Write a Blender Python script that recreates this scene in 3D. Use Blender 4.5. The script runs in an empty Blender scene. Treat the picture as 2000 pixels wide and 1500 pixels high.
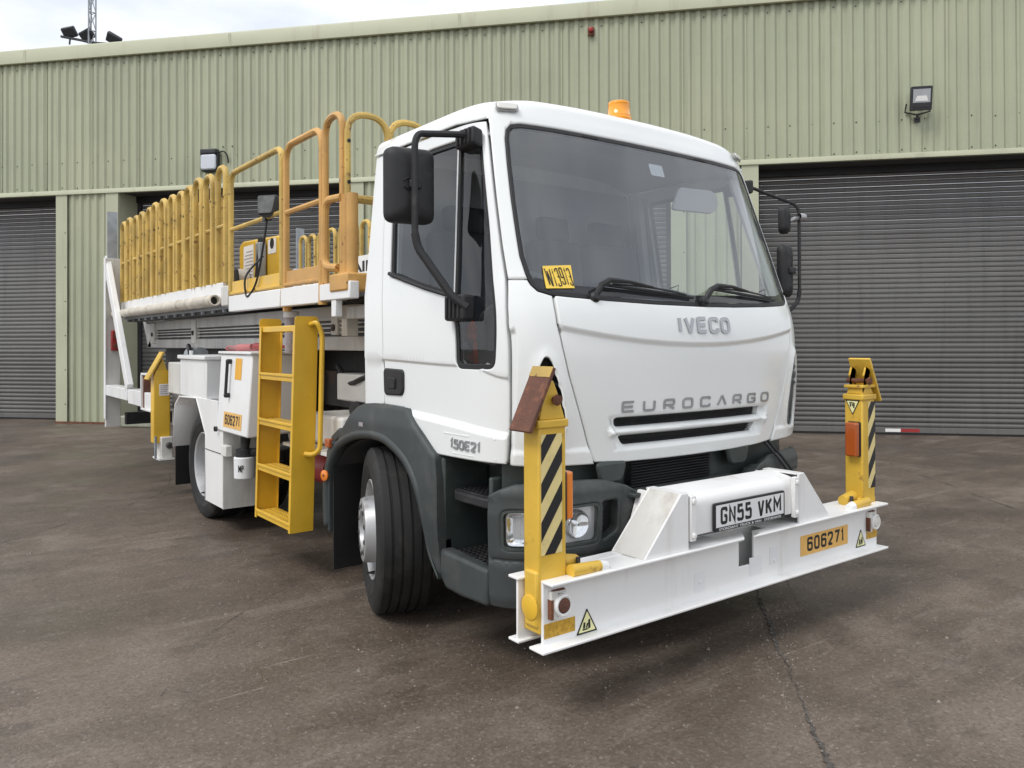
import bpy, math, random
from mathutils import Vector, Matrix
from mathutils.geometry import delaunay_2d_cdt
random.seed(7)
SC = bpy.context.scene
COL = SC.collection
R = math.radians

# ------------------------------------------------------------------ camera
def cam_matrix(loc, yaw, pitch, roll):
    cy, sy = math.cos(yaw), math.sin(yaw)
    f = Vector((-sy, cy, 0)); r = Vector((cy, sy, 0)); u = Vector((0, 0, 1))
    f2 = f*math.cos(pitch)+u*math.sin(pitch); u2 = -f*math.sin(pitch)+u*math.cos(pitch)
    r3 = r*math.cos(roll)+u2*math.sin(roll); u3 = -r*math.sin(roll)+u2*math.cos(roll)
    m = Matrix.Identity(4)
    for i in range(3):
        m[i][0] = r3[i]; m[i][1] = u3[i]; m[i][2] = -f2[i]; m[i][3] = loc[i]
    return m
cd = bpy.data.cameras.new('camera'); cam = bpy.data.objects.new('camera', cd); COL.objects.link(cam)
cam.matrix_world = cam_matrix((-3.1185, -2.2793, 1.4491), R(-37.182), R(.355), R(-.178))
cd.sensor_width = 36; cd.lens = 1553.8*36/2000; cd.shift_y = (658.2-750)/2000
cd.clip_start = .05; cd.clip_end = 900
SC.camera = cam

# ------------------------------------------------------------------ sky, sun, exposure
SUN_EL, SUN_AZ = R(52), R(266)          # azimuth measured from +Y, clockwise
W = bpy.data.worlds.new('World'); SC.world = W; W.use_nodes = True
wn = W.node_tree; wn.nodes.clear()
def N(tree, typ, **kw):
    n = tree.nodes.new(typ)
    for k, v in kw.items(): setattr(n, k, v)
    return n
sky = N(wn, 'ShaderNodeTexSky', sky_type='NISHITA', sun_disc=False, sun_elevation=SUN_EL, sun_rotation=SUN_AZ, air_density=1.4, dust_density=3.0)
tc = N(wn, 'ShaderNodeTexCoord')
mp = N(wn, 'ShaderNodeMapping'); mp.inputs['Scale'].default_value = (1, 1, 2.2)
nz = N(wn, 'ShaderNodeTexNoise'); nz.inputs['Scale'].default_value = 4.2; nz.inputs['Detail'].default_value = 5; nz.inputs['Roughness'].default_value = .5
rp = N(wn, 'ShaderNodeValToRGB')
rp.color_ramp.elements[0].position = .36; rp.color_ramp.elements[0].color = (6.6, 7.05, 7.8, 1)
rp.color_ramp.elements[1].position = .62; rp.color_ramp.elements[1].color = (9.5, 9.62, 9.85, 1)
mx = N(wn, 'ShaderNodeMix', data_type='RGBA'); mx.inputs[0].default_value = .94
bg = N(wn, 'ShaderNodeBackground'); bg.inputs['Strength'].default_value = .1
wo = N(wn, 'ShaderNodeOutputWorld')
L = wn.links.new
L(tc.outputs['Generated'], mp.inputs[0]); L(mp.outputs[0], nz.inputs['Vector']); L(nz.outputs['Fac'], rp.inputs[0])
L(sky.outputs[0], mx.inputs[6]); L(rp.outputs[0], mx.inputs[7]); L(mx.outputs[2], bg.inputs[0]); L(bg.outputs[0], wo.inputs[0])
sd = bpy.data.lights.new('sun', 'SUN'); sun = bpy.data.objects.new('sun', sd); COL.objects.link(sun)
sd.energy = 1.35; sd.angle = R(22); sd.color = (1, .97, .93)
sdir = Vector((math.sin(SUN_AZ)*math.cos(SUN_EL), math.cos(SUN_AZ)*math.cos(SUN_EL), math.sin(SUN_EL)))
sun.rotation_euler = sdir.to_track_quat('Z', 'Y').to_euler()
SC.view_settings.view_transform = 'Standard'; SC.view_settings.look = 'None'
SC.view_settings.exposure = 0.41; SC.view_settings.gamma = 1; SC.view_settings.use_curve_mapping = False

# ------------------------------------------------------------------ materials
MT = {}
def mat(name, col, rough=.5, metal=0., var=.12, vscale=3., dirt=None, damt=0., dscale=6., dthr=.55, bump=0., bscale=60., coat=0., spec=.5,
        streak=False, rvar=.08, dwidth=.12):
    m = bpy.data.materials.new(name); m.use_nodes = True; t = m.node_tree; b = t.nodes['Principled BSDF']; l = t.links.new
    tcn = N(t, 'ShaderNodeTexCoord'); src = tcn.outputs['Object']
    n1 = N(t, 'ShaderNodeTexNoise'); n1.inputs['Scale'].default_value = vscale; n1.inputs['Detail'].default_value = 5; l(src, n1.inputs['Vector'])
    mr = N(t, 'ShaderNodeMapRange'); mr.inputs['From Min'].default_value = .3; mr.inputs['From Max'].default_value = .7
    mr.inputs['To Min'].default_value = 1-var; mr.inputs['To Max'].default_value = 1+var*.5; l(n1.outputs['Fac'], mr.inputs['Value'])
    mul = N(t, 'ShaderNodeMix', data_type='RGBA', blend_type='MULTIPLY'); mul.inputs[0].default_value = 1; mul.inputs[6].default_value = (*col, 1)
    l(mr.outputs[0], mul.inputs[7]); out = mul.outputs[2]
    if dirt:
        if streak:
            mpn = N(t, 'ShaderNodeMapping'); mpn.inputs['Scale'].default_value = (1, 1, .12); l(src, mpn.inputs[0]); vsrc = mpn.outputs[0]
        else: vsrc = src
        n2 = N(t, 'ShaderNodeTexNoise'); n2.inputs['Scale'].default_value = dscale; n2.inputs['Detail'].default_value = 8; n2.inputs['Roughness'].default_value = .68
        l(vsrc, n2.inputs['Vector'])
        m2 = N(t, 'ShaderNodeMapRange'); m2.inputs['From Min'].default_value = dthr; m2.inputs['From Max'].default_value = dthr+dwidth
        m2.inputs['To Min'].default_value = 0; m2.inputs['To Max'].default_value = damt; l(n2.outputs['Fac'], m2.inputs['Value'])
        mxx = N(t, 'ShaderNodeMix', data_type='RGBA'); mxx.inputs[7].default_value = (*dirt, 1); l(m2.outputs[0], mxx.inputs[0]); l(out, mxx.inputs[6]); out = mxx.outputs[2]
    l(out, b.inputs['Base Color'])
    mr2 = N(t, 'ShaderNodeMapRange'); mr2.inputs['To Min'].default_value = max(.02, rough-rvar); mr2.inputs['To Max'].default_value = min(1, rough+rvar)
    mr2.inputs['From Min'].default_value = .3; mr2.inputs['From Max'].default_value = .7; l(n1.outputs['Fac'], mr2.inputs['Value']); l(mr2.outputs[0], b.inputs['Roughness'])
    b.inputs['Metallic'].default_value = metal; b.inputs['Specular IOR Level'].default_value = spec
    if coat: b.inputs['Coat Weight'].default_value = coat; b.inputs['Coat Roughness'].default_value = .08
    if bump:
        n3 = N(t, 'ShaderNodeTexNoise'); n3.inputs['Scale'].default_value = bscale; n3.inputs['Detail'].default_value = 4; l(src, n3.inputs['Vector'])
        bp = N(t, 'ShaderNodeBump'); bp.inputs['Strength'].default_value = bump; bp.inputs['Distance'].default_value = .01; l(n3.outputs['Fac'], bp.inputs['Height']); l(bp.outputs[0], b.inputs['Normal'])
    MT[name] = m; return m
def glass(name, tint, ior=1.5, body=None, bodyamt=0., rough=.0):
    m = bpy.data.materials.new(name); m.use_nodes = True; t = m.node_tree; t.nodes.clear(); l = t.links.new
    o = N(t, 'ShaderNodeOutputMaterial'); tr = N(t, 'ShaderNodeBsdfTransparent'); tr.inputs[0].default_value = (*tint, 1)
    gl = N(t, 'ShaderNodeBsdfGlossy'); gl.inputs['Roughness'].default_value = rough; gl.inputs[0].default_value = (1, 1, 1, 1)
    fr = N(t, 'ShaderNodeFresnel'); geo = N(t, 'ShaderNodeNewGeometry')      # same reflectance from both faces of the thin pane
    io = N(t, 'ShaderNodeMapRange'); io.inputs['To Min'].default_value = ior; io.inputs['To Max'].default_value = 1/ior; l = t.links.new
    l(geo.outputs['Backfacing'], io.inputs['Value']); l(io.outputs[0], fr.inputs['IOR'])
    mxs = N(t, 'ShaderNodeMixShader'); l(fr.outputs[0], mxs.inputs[0]); l(gl.outputs[0], mxs.inputs[2])
    if body:
        df = N(t, 'ShaderNodeBsdfDiffuse'); df.inputs[0].default_value = (*body, 1)
        m2 = N(t, 'ShaderNodeMixShader'); m2.inputs[0].default_value = bodyamt; l(tr.outputs[0], m2.inputs[1]); l(df.outputs[0], m2.inputs[2]); l(m2.outputs[0], mxs.inputs[1])
    else: l(tr.outputs[0], mxs.inputs[1])
    l(mxs.outputs[0], o.inputs[0]); MT[name] = m; return m

RUST = (.16, .06, .03)
mat('cab_white', (.83, .85, .84), .20, var=.03, vscale=1.2, dirt=(.55, .53, .48), damt=.08, dscale=2.2, dthr=.45, dwidth=.4, coat=.5, rvar=.05)
mat('steel_white', (.84, .84, .83), .36, var=.05, vscale=2., dirt=(.42, .37, .31), damt=.35, dscale=5., dthr=.56, dwidth=.2, bump=.05, bscale=25, streak=True)
mat('dirty_white', (.68, .67, .63), .5, var=.14, vscale=3., dirt=(.25, .2, .15), damt=.6, dscale=5., dthr=.5, dwidth=.25, bump=.08, streak=True)
mat('beam_grey', (.58, .575, .55), .5, var=.14, vscale=3., dirt=(.22, .17, .13), damt=.6, dscale=4., dthr=.52, dwidth=.22, streak=True)
mat('pipe_cream', (.66, .61, .52), .5, var=.2, vscale=7., dirt=(.25, .15, .09), damt=.55, dscale=9., dthr=.55, bump=.1)
mat('yellow', (.76, .46, .035), .38, var=.12, vscale=4., dirt=(.2, .09, .03), damt=.6, dscale=14., dthr=.66, dwidth=.06, bump=.06, coat=.15)
mat('yellow_leg', (.70, .445, .055), .4, var=.16, vscale=5., dirt=(.22, .1, .035), damt=.75, dscale=16., dthr=.60, dwidth=.1, bump=.08)
mat('yellow_worn', (.61, .415, .105), .5, var=.3, vscale=5., dirt=(.13, .055, .025), damt=.9, dscale=20., dthr=.575, dwidth=.08, bump=.12)
mat('yellow_orange', (.62, .35, .105), .5, var=.2, vscale=5., dirt=(.15, .06, .03), damt=.9, dscale=22., dthr=.61, dwidth=.07, bump=.12)
mat('rust_plate', (.145, .062, .04), .78, var=.4, vscale=9., dirt=(.34, .13, .06), damt=.6, dscale=18., dthr=.56, bump=.35, bscale=70)
mat('rust', RUST, .8, var=.4, vscale=12., bump=.3)
mat('plastic_grey', (.048, .056, .056), .5, var=.22, vscale=3., dirt=(.17, .165, .155), damt=.4, dscale=4., dthr=.5, dwidth=.3, bump=.12, bscale=220, spec=.45)
mat('plastic_green', (.038, .049, .046), .46, var=.22, vscale=3., dirt=(.15, .15, .14), damt=.35, dscale=5., dthr=.5, dwidth=.3, bump=.08, bscale=160)
mat('black', (.012, .012, .013), .5, var=.2)
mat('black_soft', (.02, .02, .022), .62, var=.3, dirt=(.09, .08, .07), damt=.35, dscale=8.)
mat('rubber', (.012, .0118, .0115), .7, var=.25, vscale=8., dirt=(.075, .066, .058), damt=.4, dscale=7., dthr=.52, dwidth=.22, bump=.1, bscale=90)
mat('flap', (.012, .012, .012), .55, var=.2, dirt=(.28, .26, .24), damt=.8, dscale=60., dthr=.66, dwidth=.04)
mat('silver', (.46, .465, .47), .45, .45, var=.15, vscale=6., dirt=(.16, .13, .11), damt=.5, dscale=9., dthr=.56)
mat('chrome', (.85, .86, .87), .08, 1., var=.03)
mat('badge', (.42, .43, .445), .35, .65, var=.1)
mat('galv', (.36, .385, .41), .5, .35, var=.25, vscale=9., dirt=(.2, .2, .2), damt=.4, dscale=16.)
mat('chassis', (.05, .048, .046), .65, var=.35, vscale=4., dirt=(.16, .1, .07), damt=.6, dscale=6.)
mat('amber', (.80, .22, .02), .22, var=.06, coat=.6)
mat('amber_dark', (.42, .09, .015), .25, var=.1, coat=.6)
mat('beacon', (.95, .36, .02), .2, var=.05, coat=.6)
mat('red', (.33, .025, .025), .4, var=.2)
mat('pink', (.5, .17, .17), .5, var=.2)
mat('lamp_lens', (.72, .71, .66), .3, var=.1, coat=.6)
mat('decal_yellow', (.80, .47, .13), .45, var=.08, vscale=20)
mat('decal_cream', (.80, .66, .30), .4, var=.07, vscale=12, dirt=(.4, .3, .12), damt=.3, dscale=10.)
mat('decal_pale', (.82, .80, .42), .4, var=.05)
mat('reflect_yellow', (.62, .37, .05), .35, .2, var=.3, vscale=60)
mat('sticker', (.90, .62, .09), .5, var=.05)
mat('label_orange', (.82, .42, .03), .45, var=.05)
mat('paper', (.82, .81, .79), .6, var=.05)
mat('print_grey', (.38, .34, .36), .6, var=.25, vscale=60)
mat('plate_white', (.78, .79, .80), .35, var=.03)
mat('seat', (.045, .05, .06), .85, var=.25, vscale=12)
mat('trim', (.36, .37, .385), .7, var=.1)
mat('trim_dark', (.07, .075, .08), .65, var=.15)
mat('headlining', (.58, .59, .60), .8, var=.08)
mat('orange_vest', (.9, .16, .04), .7, var=.3, vscale=15)
mat('shutter_dark', (.07, .07, .072), .6, var=.1)
mat('concrete', (.33, .34, .27), .85, var=.25, vscale=8, dirt=(.12, .13, .08), damt=.5, dscale=5., bump=.2)
mat('lamp_dark', (.03, .031, .034), .5, var=.15)
mat('lens_grey', (.40, .42, .44), .25, var=.1, coat=.5)
mat('bulkhead_lens', (.60, .63, .68), .35, var=.06, coat=.3)
mat('trim_green', (.475, .485, .345), .5, var=.08, vscale=1.5, dirt=(.28, .24, .17), damt=.4, dscale=2.5, dthr=.55, streak=True)
mat('stone', (.27, .24, .205), .8, var=.5, vscale=3)
mat('seam', (.085, .075, .067), .9, var=.6, vscale=40, dirt=(.26, .23, .19), damt=.8, dscale=50., dthr=.54, bump=.8, bscale=80)
glass('windscreen_glass', (.86, .90, .92), 1.85, (.52, .58, .64), .085)  # diffuse body paints in the veil of reflected sky, plus some dust
glass('side_glass', (.80, .85, .84), 1.6)
glass('dark_glass', (.10, .10, .11), 1.5, (.05, .05, .055), .5)
glass('quarter_glass', (.62, .62, .62), 1.55)
mat('lamp_silver', (.62, .63, .64), .3, .35, var=.1)
mat('lens_dark', (.10, .105, .10), .25, var=.3, vscale=20, coat=.4)
glass('clear_lens', (.93, .94, .95), 1.4)

# weathered profiled cladding: vertical streaks, chalky patches
def cladding_mat(name, c1, c2, dirtc, amt=.5):
    m = bpy.data.materials.new(name); m.use_nodes = True; t = m.node_tree; b = t.nodes['Principled BSDF']; l = t.links.new
    geo = N(t, 'ShaderNodeNewGeometry')
    mpn = N(t, 'ShaderNodeMapping'); mpn.inputs['Scale'].default_value = (5, 5, .28); l(geo.outputs['Position'], mpn.inputs[0])
    n1 = N(t, 'ShaderNodeTexNoise'); n1.inputs['Scale'].default_value = 1.7; n1.inputs['Detail'].default_value = 8; n1.inputs['Roughness'].default_value = .65; l(mpn.outputs[0], n1.inputs['Vector'])
    n2 = N(t, 'ShaderNodeTexNoise'); n2.inputs['Scale'].default_value = .55; n2.inputs['Detail'].default_value = 5; l(geo.outputs['Position'], n2.inputs['Vector'])
    r1 = N(t, 'ShaderNodeValToRGB'); r1.color_ramp.elements[0].position = .35; r1.color_ramp.elements[0].color = (*c1, 1); r1.color_ramp.elements[1].position = .66; r1.color_ramp.elements[1].color = (*c2, 1)
    l(n2.outputs['Fac'], r1.inputs[0])
    r2 = N(t, 'ShaderNodeMapRange'); r2.inputs['From Min'].default_value = .50; r2.inputs['From Max'].default_value = .72; r2.inputs['To Max'].default_value = amt; l(n1.outputs['Fac'], r2.inputs['Value'])
    mxx = N(t, 'ShaderNodeMix', data_type='RGBA'); mxx.inputs[7].default_value = (*dirtc, 1); l(r2.outputs[0], mxx.inputs[0]); l(r1.outputs[0], mxx.inputs[6])
    oi = N(t, 'ShaderNodeObjectInfo'); r3 = N(t, 'ShaderNodeMapRange'); r3.inputs['To Min'].default_value = .95; r3.inputs['To Max'].default_value = 1.04; l(oi.outputs['Random'], r3.inputs['Value'])
    mu = N(t, 'ShaderNodeMix', data_type='RGBA', blend_type='MULTIPLY'); mu.inputs[0].default_value = 1; l(mxx.outputs[2], mu.inputs[6]); l(r3.outputs[0], mu.inputs[7])
    l(mu.outputs[2], b.inputs['Base Color']); b.inputs['Roughness'].default_value = .48
    n3 = N(t, 'ShaderNodeTexNoise'); n3.inputs['Scale'].default_value = 2.2; l(geo.outputs['Position'], n3.inputs['Vector'])
    bp = N(t, 'ShaderNodeBump'); bp.inputs['Strength'].default_value = .25; bp.inputs['Distance'].default_value = .03; l(n3.outputs['Fac'], bp.inputs['Height']); l(bp.outputs[0], b.inputs['Normal'])
    MT[name] = m
cladding_mat('cladding', (.375, .40, .28), (.435, .45, .31), (.28, .29, .205), .55)
cladding_mat('shutter', (.122, .119, .115), (.152, .149, .145), (.082, .08, .078), .55)

def asphalt_mat():
    m = bpy.data.materials.new('asphalt'); m.use_nodes = True; t = m.node_tree; b = t.nodes['Principled BSDF']; l = t.links.new
    geo = N(t, 'ShaderNodeNewGeometry'); P = geo.outputs['Position']
    def noise(sc, det, ro=.55, vec=P):
        n = N(t, 'ShaderNodeTexNoise'); n.inputs['Scale'].default_value = sc; n.inputs['Detail'].default_value = det; n.inputs['Roughness'].default_value = ro; l(vec, n.inputs['Vector']); return n.outputs['Fac']
    def mapped(rot, sc):
        q = N(t, 'ShaderNodeMapping'); q.inputs['Rotation'].default_value = (0, 0, R(rot)); q.inputs['Scale'].default_value = sc; l(P, q.inputs[0]); return q.outputs[0]
    big = noise(.30, 5, .62); mid = noise(1.9, 7, .68); fine = noise(48, 3, .75); wet = noise(.62, 7, .62, mapped(20, (1, 1.6, 1)))
    smear = noise(.8, 9, .7, mapped(48, (.45, 3.4, 1))); tyre = noise(1.0, 6, .6, mapped(-41, (.22, 5.5, 1)))
    vo = N(t, 'ShaderNodeTexVoronoi'); vo.inputs['Scale'].default_value = 95; l(P, vo.inputs['Vector'])
    vb = N(t, 'ShaderNodeSeparateColor'); l(vo.outputs['Color'], vb.inputs[0])
    r1 = N(t, 'ShaderNodeValToRGB'); e = r1.color_ramp.elements
    e[0].position = .32; e[0].color = (.078, .058, .043, 1); e[1].position = .68; e[1].color = (.188, .148, .117, 1)
    k = e.new(.5); k.color = (.118, .090, .069, 1)
    l(big, r1.inputs[0])
    def mixc(a, fac, colr, lo, hi, amt, mode='MIX'):
        mr = N(t, 'ShaderNodeMapRange'); mr.inputs['From Min'].default_value = lo; mr.inputs['From Max'].default_value = hi; mr.inputs['To Max'].default_value = amt; l(fac, mr.inputs['Value'])
        mm = N(t, 'ShaderNodeMix', data_type='RGBA', blend_type=mode); mm.inputs[7].default_value = (*colr, 1); l(mr.outputs[0], mm.inputs[0]); l(a, mm.inputs[6]); return mm.outputs[2]
    c = mixc(r1.outputs[0], mid, (.26, .22, .185), .50, .70, .5)
    c = mixc(c, smear, (.35, .305, .265), .56, .75, .58)
    c = mixc(c, tyre, (.075, .059, .046), .53, .75, .4)
    c = mixc(c, wet, (.066, .051, .038), .49, .68, .7)
    c = mixc(c, noise(.9, 6, .7), (.17, .125, .08), .56, .72, .35)
    c = mixc(c, noise(2.6, 5, .6, mapped(10, (1, 1.8, 1))), (.066, .051, .040), .575, .62, .42)
    c = mixc(c, noise(3.4, 7, .75, mapped(75, (.18, 4, 1))), (.46, .41, .36), .63, .70, .45)
    c = mixc(c, fine, (.055, .043, .034), .48, .66, .55)
    c = mixc(c, vb.outputs[0], (.30, .255, .215), .72, .98, .24)
    c = mixc(c, vb.outputs[1], (.06, .048, .04), .74, .98, .28)
    c = mixc(c, vb.outputs[2], (.45, .41, .37), .985, .99, .2)
    l(c, b.inputs['Base Color'])
    rr = N(t, 'ShaderNodeMapRange'); rr.inputs['From Min'].default_value = .42; rr.inputs['From Max'].default_value = .62; rr.inputs['To Min'].default_value = .66; rr.inputs['To Max'].default_value = .30
    l(wet, rr.inputs['Value']); l(rr.outputs[0], b.inputs['Roughness']); b.inputs['Specular IOR Level'].default_value = .45
    add = N(t, 'ShaderNodeMath', operation='ADD'); l(fine, add.inputs[0]); l(vo.outputs['Distance'], add.inputs[1])
    b1 = N(t, 'ShaderNodeBump'); b1.inputs['Strength'].default_value = .6; b1.inputs['Distance'].default_value = .007; l(fine, b1.inputs['Height'])
    b2 = N(t, 'ShaderNodeBump'); b2.inputs['Strength'].default_value = .4; b2.inputs['Distance'].default_value = .03; l(noise(3.0, 2, .6), b2.inputs['Height']); l(b1.outputs[0], b2.inputs['Normal'])
    l(b2.outputs[0], b.inputs['Normal']); MT['asphalt'] = m
asphalt_mat()

# ------------------------------------------------------------------ mesh helpers
class MB:
    def __init__(s): s.v = []; s.f = []; s.mi = []; s.cur = 0
    def add(s, vs, fs):
        o = len(s.v); s.v += [tuple(p) for p in vs]
        for f in fs: s.f.append(tuple(i+o for i in f)); s.mi.append(s.cur)
        return s
    def box(s, x0, x1, y0, y1, z0, z1):
        vs = [(x, y, z) for z in (z0, z1) for y in (y0, y1) for x in (x0, x1)]
        return s.add(vs, [(0, 2, 3, 1), (4, 5, 7, 6), (0, 1, 5, 4), (2, 6, 7, 3), (0, 4, 6, 2), (1, 3, 7, 5)])
    def obox(s, c, ax, ay, az):
        c, ax, ay, az = map(Vector, (c, ax, ay, az))
        vs = [c+ax*i+ay*j+az*k for k in (-.5, .5) for j in (-.5, .5) for i in (-.5, .5)]
        return s.add(vs, [(0, 2, 3, 1), (4, 5, 7, 6), (0, 1, 5, 4), (2, 6, 7, 3), (0, 4, 6, 2), (1, 3, 7, 5)])
    def prism(s, poly, fn, w0, w1):
        n = len(poly)
        a = sum(poly[i][0]*poly[(i+1) % n][1]-poly[(i+1) % n][0]*poly[i][1] for i in range(n))
        vs = [fn(u, v, w0) for u, v in poly]+[fn(u, v, w1) for u, v in poly]
        fs = [tuple(range(n))[::-1], tuple(range(n, 2*n))]+[(i, (i+1) % n, (i+1) % n+n, i+n) for i in range(n)]
        return s.add(vs, fs)
    def tube(s, pts, r, n=10, square=False, caps=True, up=None, closed=False):
        pts = [Vector(p) for p in pts]; rings = []; k = len(pts); prev = None
        rr = r if isinstance(r, (list, tuple)) else [r]*k
        for i, p in enumerate(pts):
            if closed: t = (pts[(i+1) % k]-pts[i-1])
            else: t = (pts[min(i+1, k-1)]-pts[max(i-1, 0)])
            t.normalize()
            if prev is None:
                ref = Vector(up) if up else (Vector((0, 0, 1)) if abs(t.z) < .9 else Vector((1, 0, 0)))
                a = (ref-t*ref.dot(t)).normalized()
            else: a = (prev-t*prev.dot(t)).normalized()
            prev = a; b = t.cross(a)
            # mitre scale
            sc = 1.
            if square:
                q = rr[i]; rings.append([p+a*q+b*q, p-a*q+b*q, p-a*q-b*q, p+a*q-b*q])
            else: rings.append([p+(a*math.cos(2*math.pi*j/n)+b*math.sin(2*math.pi*j/n))*rr[i] for j in range(n)])
        m = len(rings[0]); vs = [p for rg in rings for p in rg]; fs = []
        for i in range(k-1+(1 if closed else 0)):
            i2 = (i+1) % k
            for j in range(m): fs.append((i*m+j, i*m+(j+1) % m, i2*m+(j+1) % m, i2*m+j))
        if caps and not closed: fs.append(tuple(range(m))[::-1]); fs.append(tuple((k-1)*m+j for j in range(m)))
        return s.add(vs, fs)
    def cyl(s, p0, p1, r0, r1=None, n=20, caps=True):
        return s.tube([p0, p1], [r0, r0 if r1 is None else r1], n, caps=caps)
    def lathe(s, prof, c, axis, n=40, close=False):
        c = Vector(c); ax = Vector(axis).normalized(); ref = Vector((0, 0, 1)) if abs(ax.z) < .9 else Vector((1, 0, 0))
        a = (ref-ax*ref.dot(ax)).normalized(); b = ax.cross(a); vs = []; m = len(prof)
        for j in range(n):
            d = a*math.cos(2*math.pi*j/n)+b*math.sin(2*math.pi*j/n)
            for h, r in prof: vs.append(c+ax*h+d*r)
        fs = []
        for j in range(n):
            j2 = (j+1) % n
            for i in range(m-1): fs.append((j*m+i, j2*m+i, j2*m+i+1, j*m+i+1))
        return s.add(vs, fs)
    def grid(s, rows, closed=False):
        m = len(rows[0]); vs = [p for r in rows for p in r]; fs = []
        for i in range(len(rows)-1):
            for j in range(m-1+(1 if closed else 0)): fs.append((i*m+j, i*m+(j+1) % m, (i+1)*m+(j+1) % m, (i+1)*m+j))
        return s.add(vs, fs)
    def build(s, name, mt, parent=None, bevel=0., smooth=35, seg=2, solid=0., norm=True, loc=None):
        me = bpy.data.meshes.new(name); me.from_pydata(s.v, [], s.f); me.update()
        mts = mt if isinstance(mt, (list, tuple)) else [mt]
        for q in mts: me.materials.append(MT[q])
        if len(mts) > 1: me.polygons.foreach_set('material_index', s.mi)
        if norm:
            import bmesh
            bm = bmesh.new(); bm.from_mesh(me); bmesh.ops.recalc_face_normals(bm, faces=bm.faces); bm.to_mesh(me); bm.free()
        if smooth:
            me.polygons.foreach_set('use_smooth', [True]*len(me.polygons)); me.set_sharp_from_angle(angle=R(smooth))
        o = bpy.data.objects.new(name, me); COL.objects.link(o)
        if solid:
            md = o.modifiers.new('thick', 'SOLIDIFY'); md.thickness = abs(solid); md.offset = -1 if solid > 0 else 1; md.use_even_offset = False
        if bevel:
            md = o.modifiers.new('bevel', 'BEVEL'); md.width = bevel; md.segments = seg; md.limit_method = 'ANGLE'; md.angle_limit = R(40); md.harden_normals = False
        put(o, parent)
        return o
def put(o, parent):
    if parent is not None:
        o.parent = parent; o.matrix_parent_inverse = WM(parent).inverted()
def WM(o):
    m = o.matrix_basis.copy()
    if o.parent: m = WM(o.parent) @ o.matrix_parent_inverse @ m
    return m
def empty(name, loc=(0, 0, 0), rz=0., parent=None):
    o = bpy.data.objects.new(name, None); COL.objects.link(o); o.empty_display_size = .2
    o.matrix_basis = Matrix.Translation(loc) @ Matrix.Rotation(rz, 4, 'Z')
    put(o, parent); return o
def tag(o, label, cat, group=None):
    o['label'] = label; o['category'] = cat
    if group: o['group'] = group
    return o
def struct(o): o['kind'] = 'structure'; return o
def stuff(o): o['kind'] = 'stuff'; return o
def lab(o, t): o['label'] = t; return o
def fillet(pts, r, n=6):
    pts = [Vector(p) for p in pts]; out = [pts[0]]
    for i in range(1, len(pts)-1):
        p = pts[i]; a = pts[i-1]-p; b = pts[i+1]-p; q = min(r, a.length*.49, b.length*.49)
        a = p+a.normalized()*q; b = p+b.normalized()*q
        for k in range(n+1):
            t = k/n; out.append(a*(1-t)**2+p*2*t*(1-t)+b*t*t)
    out.append(pts[-1]); return out
def roundpoly(pts, r, n=5):
    out = []; k = len(pts)
    for i in range(k):
        p = Vector(pts[i]); a = Vector(pts[i-1])-p; b = Vector(pts[(i+1) % k])-p
        rr = r[i] if isinstance(r, (list, tuple)) else r
        if rr <= 0: out.append(tuple(p)); continue
        q = min(rr, a.length*.45, b.length*.45); a = p+a.normalized()*q; b = p+b.normalized()*q
        for j in range(n+1):
            t = j/n; v = a*(1-t)**2+p*2*t*(1-t)+b*t*t; out.append(tuple(v))
    return out
def resample(poly, d, closed=True):
    out = []; k = len(poly)
    for i in range(k if closed else k-1):
        a, b = poly[i], poly[(i+1) % k]; n = max(1, int(math.ceil(math.dist(a, b)/d)))
        for j in range(n): out.append((a[0]+(b[0]-a[0])*j/n, a[1]+(b[1]-a[1])*j/n))
    if not closed: out.append(tuple(poly[-1]))
    return out
def inpoly(p, poly):
    x, y = p; c = False; j = len(poly)-1
    for i in range(len(poly)):
        xi, yi = poly[i]; xj, yj = poly[j]
        if (yi > y) != (yj > y) and x < (xj-xi)*(y-yi)/(yj-yi)+xi: c = not c
        j = i
    return c
def edist(p, poly):
    best = 9.; x, y = p; k = len(poly)
    for i in range(k):
        ax, ay = poly[i]; bx, by = poly[(i+1) % k]; dx, dy = bx-ax, by-ay; l2 = dx*dx+dy*dy
        t = 0 if l2 == 0 else max(0, min(1, ((x-ax)*dx+(y-ay)*dy)/l2)); q = math.hypot(x-ax-dx*t, y-ay-dy*t)
        if q < best: best = q
    return best
def inset(poly, d):
    k = len(poly); a = sum(poly[i][0]*poly[(i+1) % k][1]-poly[(i+1) % k][0]*poly[i][1] for i in range(k)); sg = 1 if a > 0 else -1; out = []
    for i in range(k):
        p0, p, p1 = Vector(poly[i-1]), Vector(poly[i]), Vector(poly[(i+1) % k])
        e1 = (p-p0); e2 = (p1-p)
        if e1.length < 1e-9 or e2.length < 1e-9: out.append(tuple(p)); continue
        e1.normalize(); e2.normalize(); n = Vector((-e1.y-e2.y, e1.x+e2.x))
        if n.length < 1e-6: n = Vector((-e1.y, e1.x))
        n.normalize(); c = max(.5, n.dot(Vector((-e1.y, e1.x)))); out.append(tuple(p+n*(sg*d/c)))
    return out

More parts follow.
